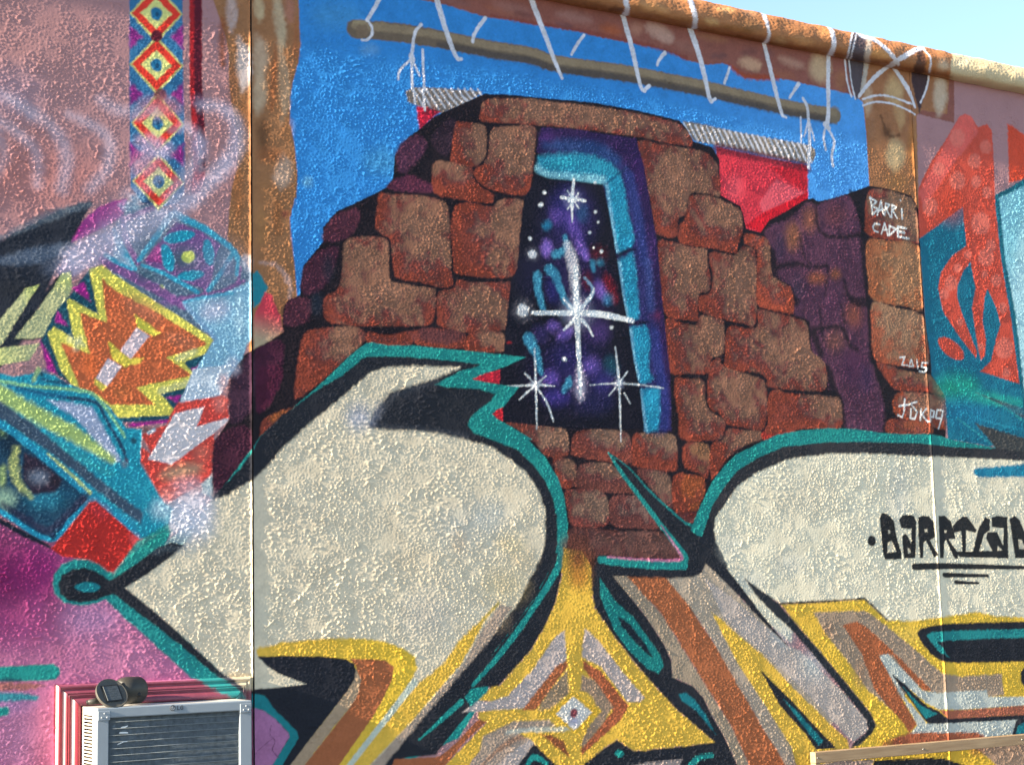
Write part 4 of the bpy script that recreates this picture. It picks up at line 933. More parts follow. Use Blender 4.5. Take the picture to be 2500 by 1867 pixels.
    G('painted_letter', 'letter_outline'); P([1300,1190, 1060,1330, 880,1570, 850,1560, 835,1580, 870,1620, 960,1560, 1250,1350, 1330,1240], (26,132,128), 4, a=.9)
mask_and_head()

def ribbon_and_smoke():
    T('A1')
    G('painted_ribbon'); P([990,-1200, 1395,-1200, 1412,0, 1415,500, 1425,900, 1432,1300, 1425,1480, 1380,1560, 1250,1600, 1100,1560, 1012,1440, 1003,900, 1002,0], (44,104,150), 2)
    for i, (x, y, hw, hh) in enumerate(((1204,-690,200,200), (1207,-290,200,200), (1209,105,200,200), (1212,500,200,200), (1220,950,200,206), (1228,1400,196,196))):
        G('painted_ribbon', 'painted_diamond')
        def dia(k, m=None): return [x, y - hh * (m or k), x + hw * k, y + 6, x, y + hh * (m or k), x - hw * k, y - 6]
        P(dia(1.02, 1.15), (182,188,112), 3); P(dia(.95, .99), (204,52,40), 2.5); P(dia(.60, .58), (190,200,124), 3)
        EL(x, y, 44, 52, (28,104,148), -12, 3, 1, True); EL(x + 6, y + 4, 14, 20, (16,40,70), 0, 3, .7, True)
    for y, al in ((-490,1), (-95,1), (285,1), (725,1), (1190,1)):
        P([1006,y - 92, 1006,y + 92, 1112,y], (128,42,124), 6, keep=True); P([1420,y - 92, 1420,y + 92, 1318,y], (128,42,124), 6, keep=True)
    EL(1210,278,46,46,(86,26,42),0,3,1,True); EL(1240,728,46,46,(104,50,62),0,4,.9,True); EL(1207,-95,46,46,(86,26,42),0,3,1,True)
    BL(1240,830,240,120,(190,120,128),.75); BL(1150,1080,160,80,(186,150,170),.7); BL(1210,1150,200,100,(176,160,190),.85); BL(1120,1280,170,130,(186,140,156),.8); BL(1240,1190,70,60,(170,170,200),.7); BL(1060,900,80,60,(190,130,140),.5); BL(1350,1000,90,50,(190,150,170),.5)
    BL(1060,1530,90,60,(110,160,190),.7); BL(1150,1560,60,30,(50,60,90),.8); BL(1380,1540,90,60,(120,150,180),.6)
    G('painted_stripe'); P([1440,-1200, 1545,-1200, 1560,0, 1562,700, 1580,950, 1590,1350, 1545,1480, 1480,1500, 1500,1250, 1478,900, 1468,700, 1464,0], (150,30,38), 3)
    S([1528,-1200, 1530,300, 1533,700, 1556,1000, 1566,1300], 66, (66,22,40), 4, .9, keep=True)
    BL(1530,780,90,70,(130,100,130),.6); BL(1530,1120,90,120,(150,130,160),.75); BL(1500,1420,80,90,(150,60,80),.6)
    G('painted_smoke')
    SM = (172,174,200)
    for fl, w, al in (([1560,815, 1680,820, 1790,890, 1835,1010, 1820,1130, 1740,1270, 1600,1400, 1450,1540, 1320,1660, 1100,1740, 800,1900, 600,2000], (60,80,100,110,110,100,100,110,140,160), .62), ([1420,960, 1520,1040, 1550,1150, 1500,1280, 1400,1400, 1320,1520], (50,80,90,90,80), .6),
                      ([60,760, 330,910, 480,1080, 520,1250, 480,1450], (50,80,90,80), .42), ([540,880, 760,990, 850,1100, 830,1300, 700,1450], (40,70,70,60), .45), ([-50,910, 180,1050, 290,1200, 290,1420], (50,70,60), .4), ([790,770, 880,830, 1000,860, 1200,860], (70,80,60), .4), ([-50,700, 120,760, 250,900], 60, .3),
                      ([1280,1300, 1180,1420, 980,1500], (60,70), .3), ([1750,1250, 1640,1420, 1500,1560], (40,70), .35), ([-60,1400, 40,1200, -20,1050], 50, .3)):
        S(fl, tuple(1.25 * q for q in (w if isinstance(w, tuple) else (w, w))), SM, 17, al * .95, keep=(w[0] if not np.isscalar(w) else w) < 60 or al < .6)
    T('A2'); S([1500,120, 1200,220, 900,330, 650,500, 500,640], (60,80,120,160,120), SM, 16, .4, keep=True); BL(1900,600,50,90,(190,196,214),.6)
    T('A3'); BL(1480,1160,230,170,(184,194,212),.7)
ribbon_and_smoke()

def lettering():
    WH = (206,210,214)
    def tagw(strokes, w=10):
        for fl in strokes: S(fl, w, WH, 1.3, .95, sm=0, mot=.15)
    T('E')
    G('painted_lettering', 'painted_character'); tagw([[120,58, 128,110, 136,168], [118,60, 160,84, 130,112, 172,132, 135,168]], 12)
    G('painted_lettering', 'painted_character'); tagw([[165,172, 190,80, 206,166], [172,142, 206,136]])
    G('painted_lettering', 'painted_character'); tagw([[215,172, 220,95, 246,105, 225,132, 252,182]])
    G('painted_lettering', 'painted_character'); tagw([[260,186, 262,105, 286,120, 266,142, 296,192]])
    G('painted_lettering', 'painted_character'); tagw([[325,132, 328,196], [317,74, 319,78]])
    G('painted_lettering', 'painted_character'); tagw([[182,232, 150,226, 138,248, 146,272, 172,282]], 11)
    G('painted_lettering', 'painted_character'); tagw([[194,292, 215,226, 236,304], [204,266, 232,268]], 11)
    G('painted_lettering', 'painted_character'); tagw([[246,240, 244,298], [244,240, 288,262, 244,304]], 11)
    G('painted_lettering', 'painted_character'); tagw([[300,246, 300,312], [300,246, 352,258], [300,276, 342,286], [302,312, 372,324]], 12)
    G('painted_lettering', 'painted_character'); tagw([[314,1096, 346,1090, 326,1144, 362,1146]], 9)
    G('painted_lettering', 'painted_character'); tagw([[374,1152, 386,1106, 402,1152, 374,1152]], 9)
    G('painted_lettering', 'painted_character'); tagw([[424,1110, 430,1168]], 9)
    G('painted_lettering', 'painted_character'); tagw([[490,1130, 456,1130, 454,1156, 486,1166, 470,1192, 440,1184]], 10)
    G('painted_lettering', 'painted_character'); tagw([[345,1368, 340,1450, 328,1482, 300,1470], [308,1412, 376,1400]], 10)
    G('painted_lettering', 'painted_character'); tagw([[422,1384, 382,1396, 426,1450, 410,1496, 382,1490, 386,1430]], 10)
    G('painted_lettering', 'painted_character'); tagw([[450,1430, 446,1502], [482,1430, 455,1466, 492,1512]], 10)
    G('painted_lettering', 'painted_character'); tagw([[506,1512, 510,1436, 536,1446, 530,1482, 510,1480]], 10)
    G('painted_lettering', 'painted_character'); tagw([[546,1484, 556,1436, 592,1442, 582,1500, 564,1556], [552,1490, 582,1492]], 10)
    INK = (34,36,40)
    T('F')
    def ch(fl, holes=()):
        G('painted_lettering', 'painted_character'); P(fl, INK, 1.2)
        for h in holes: P(h, CREAM, 1.2, keep=True)
    G('painted_lettering', 'painted_character'); EL(160,490,55,72,INK,0,1.2)
    ch([268,185, 300,110, 340,115, 400,150, 460,220, 490,400, 520,520, 562,640, 565,735, 450,745, 340,742, 312,650, 292,420], ([380,345, 412,355, 412,390, 385,392], [378,515, 430,488, 460,550, 495,640, 370,650]))
    ch([528,205, 580,142, 660,138, 730,155, 762,230, 755,500, 748,722, 600,728, 582,600, 572,430, 610,390, 640,420, 692,525, 692,330, 560,322], ([642,588, 662,590, 692,650, 652,662],))
    ch([785,172, 860,150, 930,160, 992,222, 1012,440, 948,482, 1052,682, 1000,712, 892,492, 862,512, 852,722, 812,722, 790,420], ([868,330, 910,335, 915,372, 880,372],))
    ch([1062,152, 1150,152, 1232,230, 1292,460, 1200,472, 1322,652, 1322,735, 1272,722, 1162,482, 1142,502, 1132,722, 1082,722], ([1140,345, 1172,350, 1168,385, 1145,380],))
    ch([1248,292, 1320,210, 1392,158, 1450,168, 1520,260, 1572,342, 1560,382, 1432,352, 1432,632, 1380,640, 1368,362, 1270,382])
    ch([1280,632, 1525,632, 1560,480, 1602,320, 1690,168, 1752,200, 1752,345, 1680,400, 1650,480, 1612,625, 1780,625, 2000,632, 2002,722, 1350,712])
    ch([1778,182, 1850,152, 1990,168, 2005,722, 1850,724, 1772,600, 1700,450, 1722,372, 1850,372, 1932,545, 1942,322, 1782,302], ([1858,560, 1925,615, 1858,622],))
    ch([2020,192, 2090,152, 2150,200, 2230,380, 2300,560, 2320,722, 2100,722, 2060,480], ([2140,470, 2190,480, 2240,600, 2150,600],))
    G('painted_lettering', 'painted_underline'); S([735,840, 1200,832, 2212,852, 2700,865], (80,72,46,30), INK, 1.2)
    G('painted_lettering', 'painted_underline'); S([1140,950, 1720,962], (56,40), INK, 1.2)
    G('painted_lettering', 'painted_underline'); S([1295,1050, 1600,1060], (48,26), INK, 1.2)
lettering()

def casing_coat():
    """Paint that runs on over the casing of the air conditioner."""
    G('painted_pink_field'); T('A4')
    P([424,1018, 1500,980, 1930,968, 1945,1250, 1950,2600, 422,2600], (112,56,74), 1, keep=True)
    P([424,1060, 620,1200, 640,2600, 420,2600], (118,38,54), 1, keep=True)
    P([1470,940, 1660,930, 1800,1040, 1880,1130, 1760,1130, 1600,1040], (30,124,126), 5, keep=True)
    P([1660,940, 1740,940, 1860,1040, 1880,1090, 1800,1040], (52,56,66), 4, keep=True)
    P([1740,930, 1955,930, 1955,1060, 1870,1060], (176,170,146), 4, keep=True)
casing_coat()

# ---- paint on the cornice
CY_ = -0.062
cor_r = Raster(WX0, WX1, 4.02, 4.36, RES, CY_, 77)
cur.R = cor_r
cor_r.col[:] = paint((178, 170, 140))
PART_WALL_MAX = max(PART)
T('X')
P([-200,-900, 2325,-400, 2325,130, 2318,205, 2300,400, -200,300], (146,104,70), 6)
T('C1')
for x, y, rx, ry, c, al, ro in ((300,-30,300,40,(146,92,60),.6,8),(960,80,110,40,(92,64,46),.8,8),(800,40,160,30,(120,84,56),.6,8),(1250,60,200,60,(176,132,86),.8,10),(1400,150,220,40,(130,88,50),.6,8),(1700,170,90,40,(176,146,100),.7,15),
                            (1900,220,200,40,(120,82,46),.7,8),(2000,110,90,50,(140,110,84),.6,8),(1800,80,120,40,(180,140,96),.8,8)):
    BL(x, y, rx, ry, c, al, ro)
S([370,-5, 1000,122, 1550,225, 2212,345], 26, (110,70,42), 6, .7, keep=True)  # lower edge darkened: shade of the underside put into the paint
T('D1')
for x, y, rx, ry, c, al, ro in ((110,190,120,70,(120,92,64),.8,10),(330,330,90,50,(170,150,110),.6,10),(280,240,70,60,(160,110,70),.7,0),(500,320,150,50,(172,132,90),.7,10),(700,260,130,40,(176,130,84),.7,10),(1110,420,130,50,(184,140,88),.9,10),
                            (1590,510,70,60,(178,164,140),.9,0),(1750,480,80,60,(190,184,160),.8,0),(2000,560,200,60,(186,176,140),.6,10),(1480,480,80,80,(160,104,50),.7,0)):
    BL(x, y, rx, ry, c, al, ro)
S([0,290, 900,450, 1650,595], 22, (112,70,40), 6, .7, keep=True)  # same painted underside shade, carried on to the right
P([880,250, 985,250, 1000,300, 985,480, 842,460, 870,360], (76,68,74), 4)
S([1020,310, 1000,470], 50, (168,166,160), 5, .8)
S([1410,370, 1420,480, 1390,560], (40,90,90), (74,52,46), 6, .9)
for fl, w in (([890,250, 868,360, 845,460], 14), ([920,255, 895,370, 870,465], 12), ([950,265, 1060,310, 1170,400, 1240,490], (50,40,34,34)), ([1160,530, 1240,465, 1330,410, 1425,365], (34,36,38,30)), ([1440,375, 1490,470, 1480,560], 16), ([700,205, 735,280, 740,370, 705,440], (40,44,40)), ([195,105, 235,190, 245,280, 212,340], (32,30,28))):
    S(fl, w, ROPE, 1.8)
T('C1')
for fl, w in (([1030,-30, 1045,80, 1012,150], (46,46,50)), ([1510,-30, 1560,90, 1570,200, 1540,262], (52,46,44,50)), ([290,-60, 320,30], 50)):
    S(fl, w, ROPE, 1.8)
T('B1'); S([1440,-140, 1475,0], 50, ROPE, 1.8)
cur.R = wall_r

# ------------------------------------------------------------------ ground
m_ground = simple_mat('asphalt', (0.075, 0.072, 0.068), 0.9, 0.2, noise=0.25, scale=3.0, bump=0.6, bscale=120)
bm = bmesh.new()
for x, y in ((-900, -900), (900, -900), (900, 900), (-900, 900)): bm.verts.new((x, y, 0))
bm.faces.new(bm.verts)
tag(link('ground', bm_mesh('ground', bm), None, m_ground), kind='structure')

# ------------------------------------------------------------------ the stucco wall
m_paint = painted_mat('painted_stucco')
m_core = simple_mat('bare_stucco', (0.55, 0.52, 0.44), 0.85, 0.2, noise=0.1, bump=0.5)
WALL_X0, WALL_X1, WALL_TOP = -1.2, 9.0, 4.145
SEAMS = (2.303, 5.698)
wall = empty('mural_wall', (SEAMS[0], 0, 0))
tag(wall, 'tall stucco wall covered in a graffiti mural under a rounded cornice', 'wall', kind='thing')

def smooth01(a, b, t):
    t = np.clip((t - a) / (b - a), 0, 1)
    return t * t * (3 - 2 * t)

def relief():
    """Stucco relief in metres on the paint raster: dashes and ridges, denser here, trowelled smooth there."""
    h, w = wall_r.h, wall_r.w
    worm = smooth01(0.55, 1.25, fft_noise(h, w, 3.1, 201, 0.8) + 0.35 * low_noise(h, w, 2, 205))
    worm2 = smooth01(1.0, 1.5, fft_noise(h, w, 4.8, 202, 0.6) + 0.3 * low_noise(h, w, 2, 210))
    dens = smooth01(-0.9, 0.7, low_noise(h, w, 16, 203) + 0.5 * low_noise(h, w, 60, 204))
    dens2 = smooth01(-0.6, 0.9, low_noise(h, w, 22, 213))
    vein_m = smooth01(0.5, 1.2, low_noise(h, w, 30, 207))
    vein = np.exp(-(fft_noise(h, w, 20, 206, 0.55) / 0.10) ** 2) * vein_m
    fine = fft_noise(h, w, 3.0, 208)
    X = wall_r.x0 + np.arange(w) * RES
    calm = np.ones(w)
    for s_, r_ in ((SEAMS[0], 0.055), (SEAMS[1], 0.06)):
        calm *= 1 - 0.85 * np.exp(-(np.clip(X - s_, -9, 9) / r_) ** 4 * 1.0) * (X > s_ - 0.012)
    amp = 0.55 + 0.75 * smooth01(-1.2, 1.2, low_noise(h, w, 90, 215))
    worm3 = smooth01(0.9, 1.5, fft_noise(h, w, 9.0, 216, 0.45)) * smooth01(0.2, 1.2, low_noise(h, w, 70, 217))
    z = worm3 * 0.0016 + amp * (worm * 0.00155 * (0.22 + 0.78 * dens) + worm2 * 0.0019 * (0.05 + 0.95 * dens2)) + vein * 0.0030 + fine * 0.0001
    return (z * calm[None, :] + low_noise(h, w, 60, 209) * 0.0004).astype(np.float32)

REL = relief()

JOINT = ((SEAMS[0], 0.014, 0.0042, 0.0032), (SEAMS[1], 0.017, 0.0044, 0.0028))     # where, width and height of the lip, half the slot
def joint_profile(x):
    y = 0.0
    for s_, ramp, lip, hw in JOINT:
        d = x - s_
        if -ramp <= d <= -hw - .0004: y += lip * ((d + ramp) / (ramp - hw)) ** 1.4
        elif abs(d) < hw + .0001: y -= 0.012
        elif hw < d < 0.014: y += 0.0014 * (1 - d / 0.014)
    return y

def axis(lo, d0, d1, hi, step, coarse, joints=()):
    a = np.concatenate([np.arange(lo, d0 - coarse * .5, coarse), np.arange(d0, d1, step), np.arange(d1 + coarse, hi, coarse), [hi]])
    for s_, ramp, lip, hw in joints:
        a = a[(a < s_ - ramp - .003) | (a > s_ + 0.012)]
        a = np.concatenate([a, np.linspace(s_ - ramp - .001, s_ - hw - .0006, 7), s_ + np.array([-hw, hw, hw + .0006, .007, .0105])])
    return np.sort(a)

xs = axis(0.65, 1.35, 6.56, 7.25, RES, 0.009, JOINT)
xs = np.concatenate([np.arange(WALL_X0, 0.63, 0.025), xs, np.arange(7.275, WALL_X1, 0.025), [WALL_X1]])
zs = axis(0.0, 0.82, 4.145, WALL_TOP + .001, RES, 0.025)[:-1]
ci = np.clip(np.rint((xs - wall_r.x0) / RES).astype(int), 0, wall_r.w - 1)
ri = np.clip(np.rint((zs - wall_r.z0) / RES).astype(int), 0, wall_r.h - 1)
cj = np.rint((xs - wall_r.x0) / RES).astype(int) % wall_r.w          # the relief goes on beyond the painted field
rj = np.rint((zs - wall_r.z0) / RES).astype(int) % wall_r.h
Hh = REL[np.ix_(rj, cj)].copy()
Hh[:, (xs < 0.65) | (xs > 7.25)] *= 0.6
Hh[zs < 0.82, :] *= 0.6
jp = np.array([joint_profile(x) for x in xs])
wob = np.clip(1 + 0.16 * low_noise(nz0 := len(zs), 64, 9, 411)[:, :1] + 0.10 * low_noise(nz0, 64, 3, 412)[:, :1], 0.55, 1.5)    # hand-run edges
Hh = np.where(jp[None, :] < -0.001, jp[None, :], Hh + jp[None, :] * wob)
COL = wall_r.col[np.ix_(ri, ci)]
PID = wall_r.pid[np.ix_(ri, ci)]
nz_, nx_ = len(zs), len(xs)
VX, VZ = np.meshgrid(xs, zs)
VERT = np.stack([VX, -Hh, VZ], -1).reshape(-1, 3).astype(np.float32)
COLF = COL.reshape(-1, 3)
idx = np.arange(nz_ * nx_).reshape(nz_, nx_)
QUAD = np.stack([idx[:-1, :-1], idx[:-1, 1:], idx[1:, 1:], idx[1:, :-1]], -1).reshape(-1, 4)
cell = PID[:-1, :-1].copy()
xm = (xs[:-1] + xs[1:]) / 2
panel = np.searchsorted(SEAMS, xm)
cell = np.where(cell == 0, -1 - panel[None, :], cell)
cell = np.where((np.abs(xm - SEAMS[0]) < 0.0036)[None, :], -10, cell)
cell = np.where((np.abs(xm - SEAMS[1]) < 0.0030)[None, :], -11, cell)

def components(C):
    """Connected pieces of equal id on the cell grid (runs joined row to row); crumbs go to their neighbour."""
    nr, nc = C.shape
    for attempt in range(2):
        par, lab, rid = [], np.zeros((nr, nc), np.int32), []
        def find(a):
            while par[a] != a:
                par[a] = par[par[a]]
                a = par[a]
            return a
        prev = []
        for r in range(nr):
            row = C[r]
            cut = np.flatnonzero(np.diff(row)) + 1
            st = np.concatenate([[0], cut]); en = np.concatenate([cut, [nc]])
            now = []
            j = 0
            for a0, b0 in zip(st.tolist(), en.tolist()):
                v = int(row[a0])
                me_ = len(par)
                par.append(me_); rid.append(v)
                while j < len(prev) and prev[j][1] <= a0: j += 1
                k = j
                while k < len(prev) and prev[k][0] < b0:
                    if prev[k][3] == v:
                        p, q = find(prev[k][2]), find(me_)
                        if p != q: par[max(p, q)] = min(p, q)
                    k += 1
                now.append((a0, b0, me_, v))
                lab[r, a0:b0] = me_
            prev = now
        root = np.array([find(i) for i in range(len(par))])
        L = root[lab]
        size = np.bincount(L.ravel(), minlength=len(par))
        if attempt == 1: return L, size, rid
        crumb = (size[L] < 60) & (C > -10)
        left = C.copy()
        for c in range(1, nc):
            m_ = crumb[:, c]
            left[m_, c] = left[m_, c - 1]
        C[...] = np.where(left <= -10, C, left)
cell = np.ascontiguousarray(cell)
LAB, SIZE, RID = components(cell)
flat = LAB.reshape(-1)
order = np.argsort(flat, kind='stable')
ids, starts = np.unique(flat[order], return_index=True)
bounds = list(starts) + [len(order)]
groups = [(RID[int(i)], order[bounds[k]:bounds[k + 1]]) for k, i in enumerate(ids)]

def sub_mesh(name, faces):
    q = QUAD[faces]
    u, inv = np.unique(q.ravel(), return_inverse=True)
    return mesh_np(name, VERT[u], inv.reshape(-1, 4), COLF[u])

part_faces, piece_faces = [], []
main_of = {}                                             # slivers cut off by a rope or a line stay with the shape they belong to
for i, f in sorted(groups, key=lambda t: -len(t[1])):
    if len(f) >= 61 or i <= -10 or i not in main_of: main_of.setdefault(i, []).append(f)
    else: main_of[i][0] = np.concatenate([main_of[i][0], f])
groups = [(i, f) for i, fs in main_of.items() for f in fs]
m_joint = simple_mat('joint_dark', (0.05, 0.045, 0.045), 0.9, 0.1)  # slot faces get one plain dark colour
for i, f in groups:
    if i <= -10: link('joint', sub_mesh('joint', f), wall, m_joint)
    elif i < 0: link('wall_panel', sub_mesh('wall_panel', f), wall, m_paint)
    elif PART[i][1] is None: part_faces.append((PART[i][0], i, f))
    else: piece_faces.append((PART[i][0], PART[i][1], i, f))
part_obj = {}
for part, i, f in sorted(part_faces, key=lambda t: (t[1], -len(t[2]))):
    o = link(part, sub_mesh(part, f), wall, m_paint)
    part_obj.setdefault(part, []).append((len(f), o))
for v_ in part_obj.values(): v_.sort(key=lambda t: -t[0])
holder = {}
# pieces of letters hang under one Empty for each letter
def letter_of(i, f):
    cx = VERT[QUAD[f, 0], 0].mean()
    return 'left' if cx < 3.62 else 'right'
for part, piece, i, f in sorted(piece_faces, key=lambda t: t[2]):
    if part in ('painted_letter', 'painted_lettering'):
        key = (part, letter_of(i, f)) if part == 'painted_letter' else (part, 'white' if PART[i] and VERT[QUAD[f, 0], 2].mean() > 2.3 else 'black')
        if key not in holder:
            e = empty(part, (0, 0, 0))
            e.parent = wall
            e.matrix_parent_inverse = Matrix.Translation(wall.location).inverted()
            holder[key] = e
        par = holder[key]
    else:
        par = part_obj.get(part, [(0, wall)])[0][1]
    link(piece, sub_mesh(piece, f), par, m_paint)
for key, txt in ((('painted_lettering', 'white'), 'white hand-written letters and the year on the painted stones'), (('painted_lettering', 'black'), 'black marker word with three underlines on the pale letter'),
                 (('painted_letter', 'left'), 'large pale graffiti letter with a looped left end'), (('painted_letter', 'right'), 'large pale graffiti letter at the right')):
    if key in holder: holder[key]['label'] = txt

# body of the wall behind the rendered face
box('wall_body', WALL_X0, WALL_X1, 0.018, 0.30, 0.0, 4.11, m_core, wall)

# ------------------------------------------------------------------ cornice
def cornice():
    prof = [(0.02, 4.138), (-0.012, 4.138), (-0.034, 4.139), (-0.050, 4.143), (-0.061, 4.150), (-0.068, 4.160), (-0.072, 4.174), (-0.0725, 4.190), (-0.070, 4.206), (-0.065, 4.222), (-0.058, 4.237), (-0.048, 4.250), (-0.035, 4.261), (-0.018, 4.268), (0.01, 4.272), (0.30, 4.273), (0.31, 4.10)]
    prof = np.array(prof)
    fine = catmull(prof[1:-2], False, 4)
    prof = np.concatenate([prof[:1], fine, prof[-2:]])
    x = axis(WALL_X0, 3.2, 6.70, WALL_X1, 0.006, 0.05)
    n, k = len(x), len(prof)
    nz = low_noise(k * 4, n, 1.6, 301)[:k] * 0.0005 + fft_noise(k * 4, n, 3.6, 303)[:k] * 0.00035 + low_noise(k * 4, n, 18, 302)[:k] * 0.0018
    X = np.repeat(x[None, :], k, 0)
    Yb = np.repeat(prof[:, :1], n, 1)
    Zb = np.repeat(prof[:, 1:], n, 1)
    w_ = np.ones(k); w_[0] = w_[-1] = w_[-2] = 0
    Y = Yb - nz * w_[:, None]
    Z = Zb + nz * 0.6 * w_[:, None]
    V = np.stack([X, Y, Z], -1).reshape(-1, 3)
    kk = (WALL_DIST + CY_) / (WALL_DIST + Yb)           # the spray fell on it from the front
    cc = np.clip(np.rint((X * kk - cor_r.x0) / RES).astype(int), 0, cor_r.w - 1)
    rr = np.clip(np.rint((EYE + (Zb - EYE) * kk - cor_r.z0) / RES).astype(int), 0, cor_r.h - 1)
    C = cor_r.col[rr, cc]
    fade = np.clip((prof[:, 1] - 4.262) / 0.006, 0, 1)[:, None, None]
    C = C * (1 - fade) + paint((196, 188, 164)) * fade
    C[-2:] = paint((186, 178, 150))
    I = np.arange(k * n).reshape(k, n)
    Q = np.stack([I[:-1, :-1], I[:-1, 1:], I[1:, 1:], I[1:, :-1]], -1).reshape(-1, 4)
    o = link('cornice', mesh_np('cornice', V, Q, C.reshape(-1, 3), True), wall, m_paint)
    return o
cornice()

# ------------------------------------------------------------------ air conditioner in its casing
def air_conditioner():
    m_shaded = simple_mat('enamel_shaded', (0.27, 0.31, 0.36), 0.35, 0.5, noise=0.05, scale=12)  # front enamel darkened and blued: shade put into its colour
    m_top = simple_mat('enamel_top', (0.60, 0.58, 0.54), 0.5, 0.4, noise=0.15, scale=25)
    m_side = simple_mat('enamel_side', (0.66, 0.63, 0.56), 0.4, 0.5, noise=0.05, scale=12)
    m_fin = simple_mat('condenser_fins', (0.19, 0.225, 0.26), 0.6, 0.3, noise=0.25, scale=60, bump=0.6, bscale=300)
    m_wire = simple_mat('guard_wire', (0.24, 0.27, 0.29), 0.4, 0.5)
    m_dark = simple_mat('louvre_gap', (0.03, 0.022, 0.016), 0.9, 0.1)
    m_logo = simple_mat('logo_grey', (0.10, 0.11, 0.13), 0.5, 0.4)
    m_logo2 = simple_mat('logo_pale', (0.42, 0.44, 0.47), 0.5, 0.4)
    m_chalk = simple_mat('chalk', (0.85, 0.86, 0.86), 0.9, 0.1)
    yf = -0.207
    TL, TR = at(237, 1729, yf), at(615, 1707, yf)
    x0, x1 = TL[0], TR[0]
    zt = (TL[2] + TR[2]) / 2
    zb = zt - 0.42
    ac = empty('air_conditioner', ((x0 + x1) / 2, yf / 2, zb))
    tag(ac, 'white window air conditioner with dark finned grille set into the mural wall', 'air conditioner')
    # sheet-metal cover, open at the front
    bm = bmesh.new()
    t = 0.004
    add_box(bm, x0 + .001, x1 - .001, yf + .024, 0.10, zt - t, zt - .0005)
    add_box(bm, x1 - t, x1 - .0015, yf + .024, 0.10, zb, zt - t)
    add_box(bm, x0 + .001, x1 - .001, yf + .024, 0.10, zb, zb + t)
    link('cover', bm_mesh('cover', bm), ac, m_top)
    # left side sheet with its louvre field
    ya, yb = yf + 0.052, yf + 0.150
    zl1 = zt - 0.026
    bm = bmesh.new()
    add_box(bm, x0 + .0015, x0 + t, yf + .024, ya, zb + t, zt - t)
    add_box(bm, x0 + .0015, x0 + t, yb, 0.10, zb + t, zt - t)
    add_box(bm, x0 + .0015, x0 + t, ya, yb, zl1, zt - t)
    side = link('side_panel', bm_mesh('side_panel', bm), ac, m_side)
    box('louvre_recess', x0 + .016, x0 + .018, ya, yb, zb + t, zl1, m_dark, side)
    bm = bmesh.new()
    add_box(bm, x0 + .0012, x0 + .010, ya, yb, 0, 0.0042)
    me = bm_mesh('louvre_slat', bm)
    me.materials.append(m_side)
    z = zl1 - 0.010
    while z > zb + 0.02:
        s_ = bpy.data.objects.new('louvre_slat', me)
        s_.location = (0, 0, z)
        scene.collection.objects.link(s_)
        s_.parent = side
        z -= 0.0112
    # front frame: four strips around the grille
    fw, ft = 0.040, 0.034
    bm = bmesh.new()
    add_box(bm, x0, x1, yf, yf + .024, zt - ft, zt, .004)
    top = link('frame_rail', bm_mesh('frame_rail', bm), ac, m_shaded)
    for a, b in ((x0, x0 + fw), (x1 - fw - .004, x1)):
        bm = bmesh.new()
        add_box(bm, a + .0006, b, yf + .0012, yf + .0245, zb + ft, zt - ft + .0006, .003)
        link('frame_stile', bm_mesh('frame_stile', bm), ac, m_shaded)
    bm = bmesh.new()
    add_box(bm, x0, x1, yf, yf + .024, zb, zb + ft, .004)
    link('frame_rail', bm_mesh('frame_rail', bm), ac, m_shaded)
    # corner plates with three dimples each
    for a, zz in ((x0 + .003, zt - .0105), (x1 - .043, zt - .0105)):
        p = box('corner_plate', a, a + .040, yf - .0030, yf + .004, zz - .030, zz, m_shaded, ac, .0012)
        for dx, dz in ((.021, -.008), (.012, -.0205), (.030, -.0205)):
            bm = bmesh.new()
            bmesh.ops.create_cone(bm, cap_ends=True, segments=12, radius1=.0032, radius2=.0022, depth=.0024, matrix=Matrix.Translation((a + dx, yf - .0036, zz + dz)) @ Matrix.Rotation(math.pi / 2, 4, 'X'))
            link('rivet', bm_mesh('rivet', bm), p, m_logo2)
    # grille: fins behind horizontal guard wires
    gx0, gx1, gz0, gz1 = x0 + fw, x1 - fw - .004, zb + ft, zt - ft
    gr = box('grille', gx0 - .003, gx1 + .003, yf + .0175, yf + .030, gz0 - .003, gz1 + .003, m_fin, ac)
    nf = 110
    bm = bmesh.new()
    for k in range(nf):
        xk = gx0 + (k + .5) * (gx1 - gx0) / nf
        add_box(bm, xk - .0006, xk + .0006, yf + .0135, yf + .0176, gz0 - .001, gz1 + .001)
    tag(link('fins', bm_mesh('fins', bm), gr, m_fin), kind='stuff')
    z = gz1 - 0.0135
    while z > gz0 + .004:
        bm = bmesh.new()
        bmesh.ops.create_cone(bm, cap_ends=True, segments=6, radius1=.0010, radius2=.0010, depth=gx1 - gx0 + .004, matrix=Matrix.Translation(((gx0 + gx1) / 2, yf + .0105, z)) @ Matrix.Rotation(math.pi / 2, 4, 'Y'))
        link('guard_wire', bm_mesh('guard_wire', bm, True), gr, m_wire)
        z -= 0.0214
    # three bent white flecks on the grille
    def fleck(pts, w):
        q = [at(110 + px * .1495, 1620 + py * .1495, yf + .0090) for px, py in pts]
        bm = bmesh.new()
        prev = None
        for i, p in enumerate(q):
            ww = w * (0.35 if i in (0, len(q) - 1) else 0.5)
            ring = [bm.verts.new((p[0], p[1] + dy, p[2] + dz)) for dy, dz in ((-.0008, -ww), (-.0008, ww), (.0008, ww), (.0008, -ww))]
            if prev:
                for j in range(4): bm.faces.new((prev[j], prev[(j + 1) % 4], ring[(j + 1) % 4], ring[j]))
            else: bm.faces.new(ring)
            prev = ring
        bm.faces.new(prev[::-1])
        link('bent_fin_fleck', bm_mesh('bent_fin_fleck', bm), gr, m_chalk)
    fleck([(1238, 1040), (1262, 1032), (1310, 1028), (1350, 1008)], .0048)
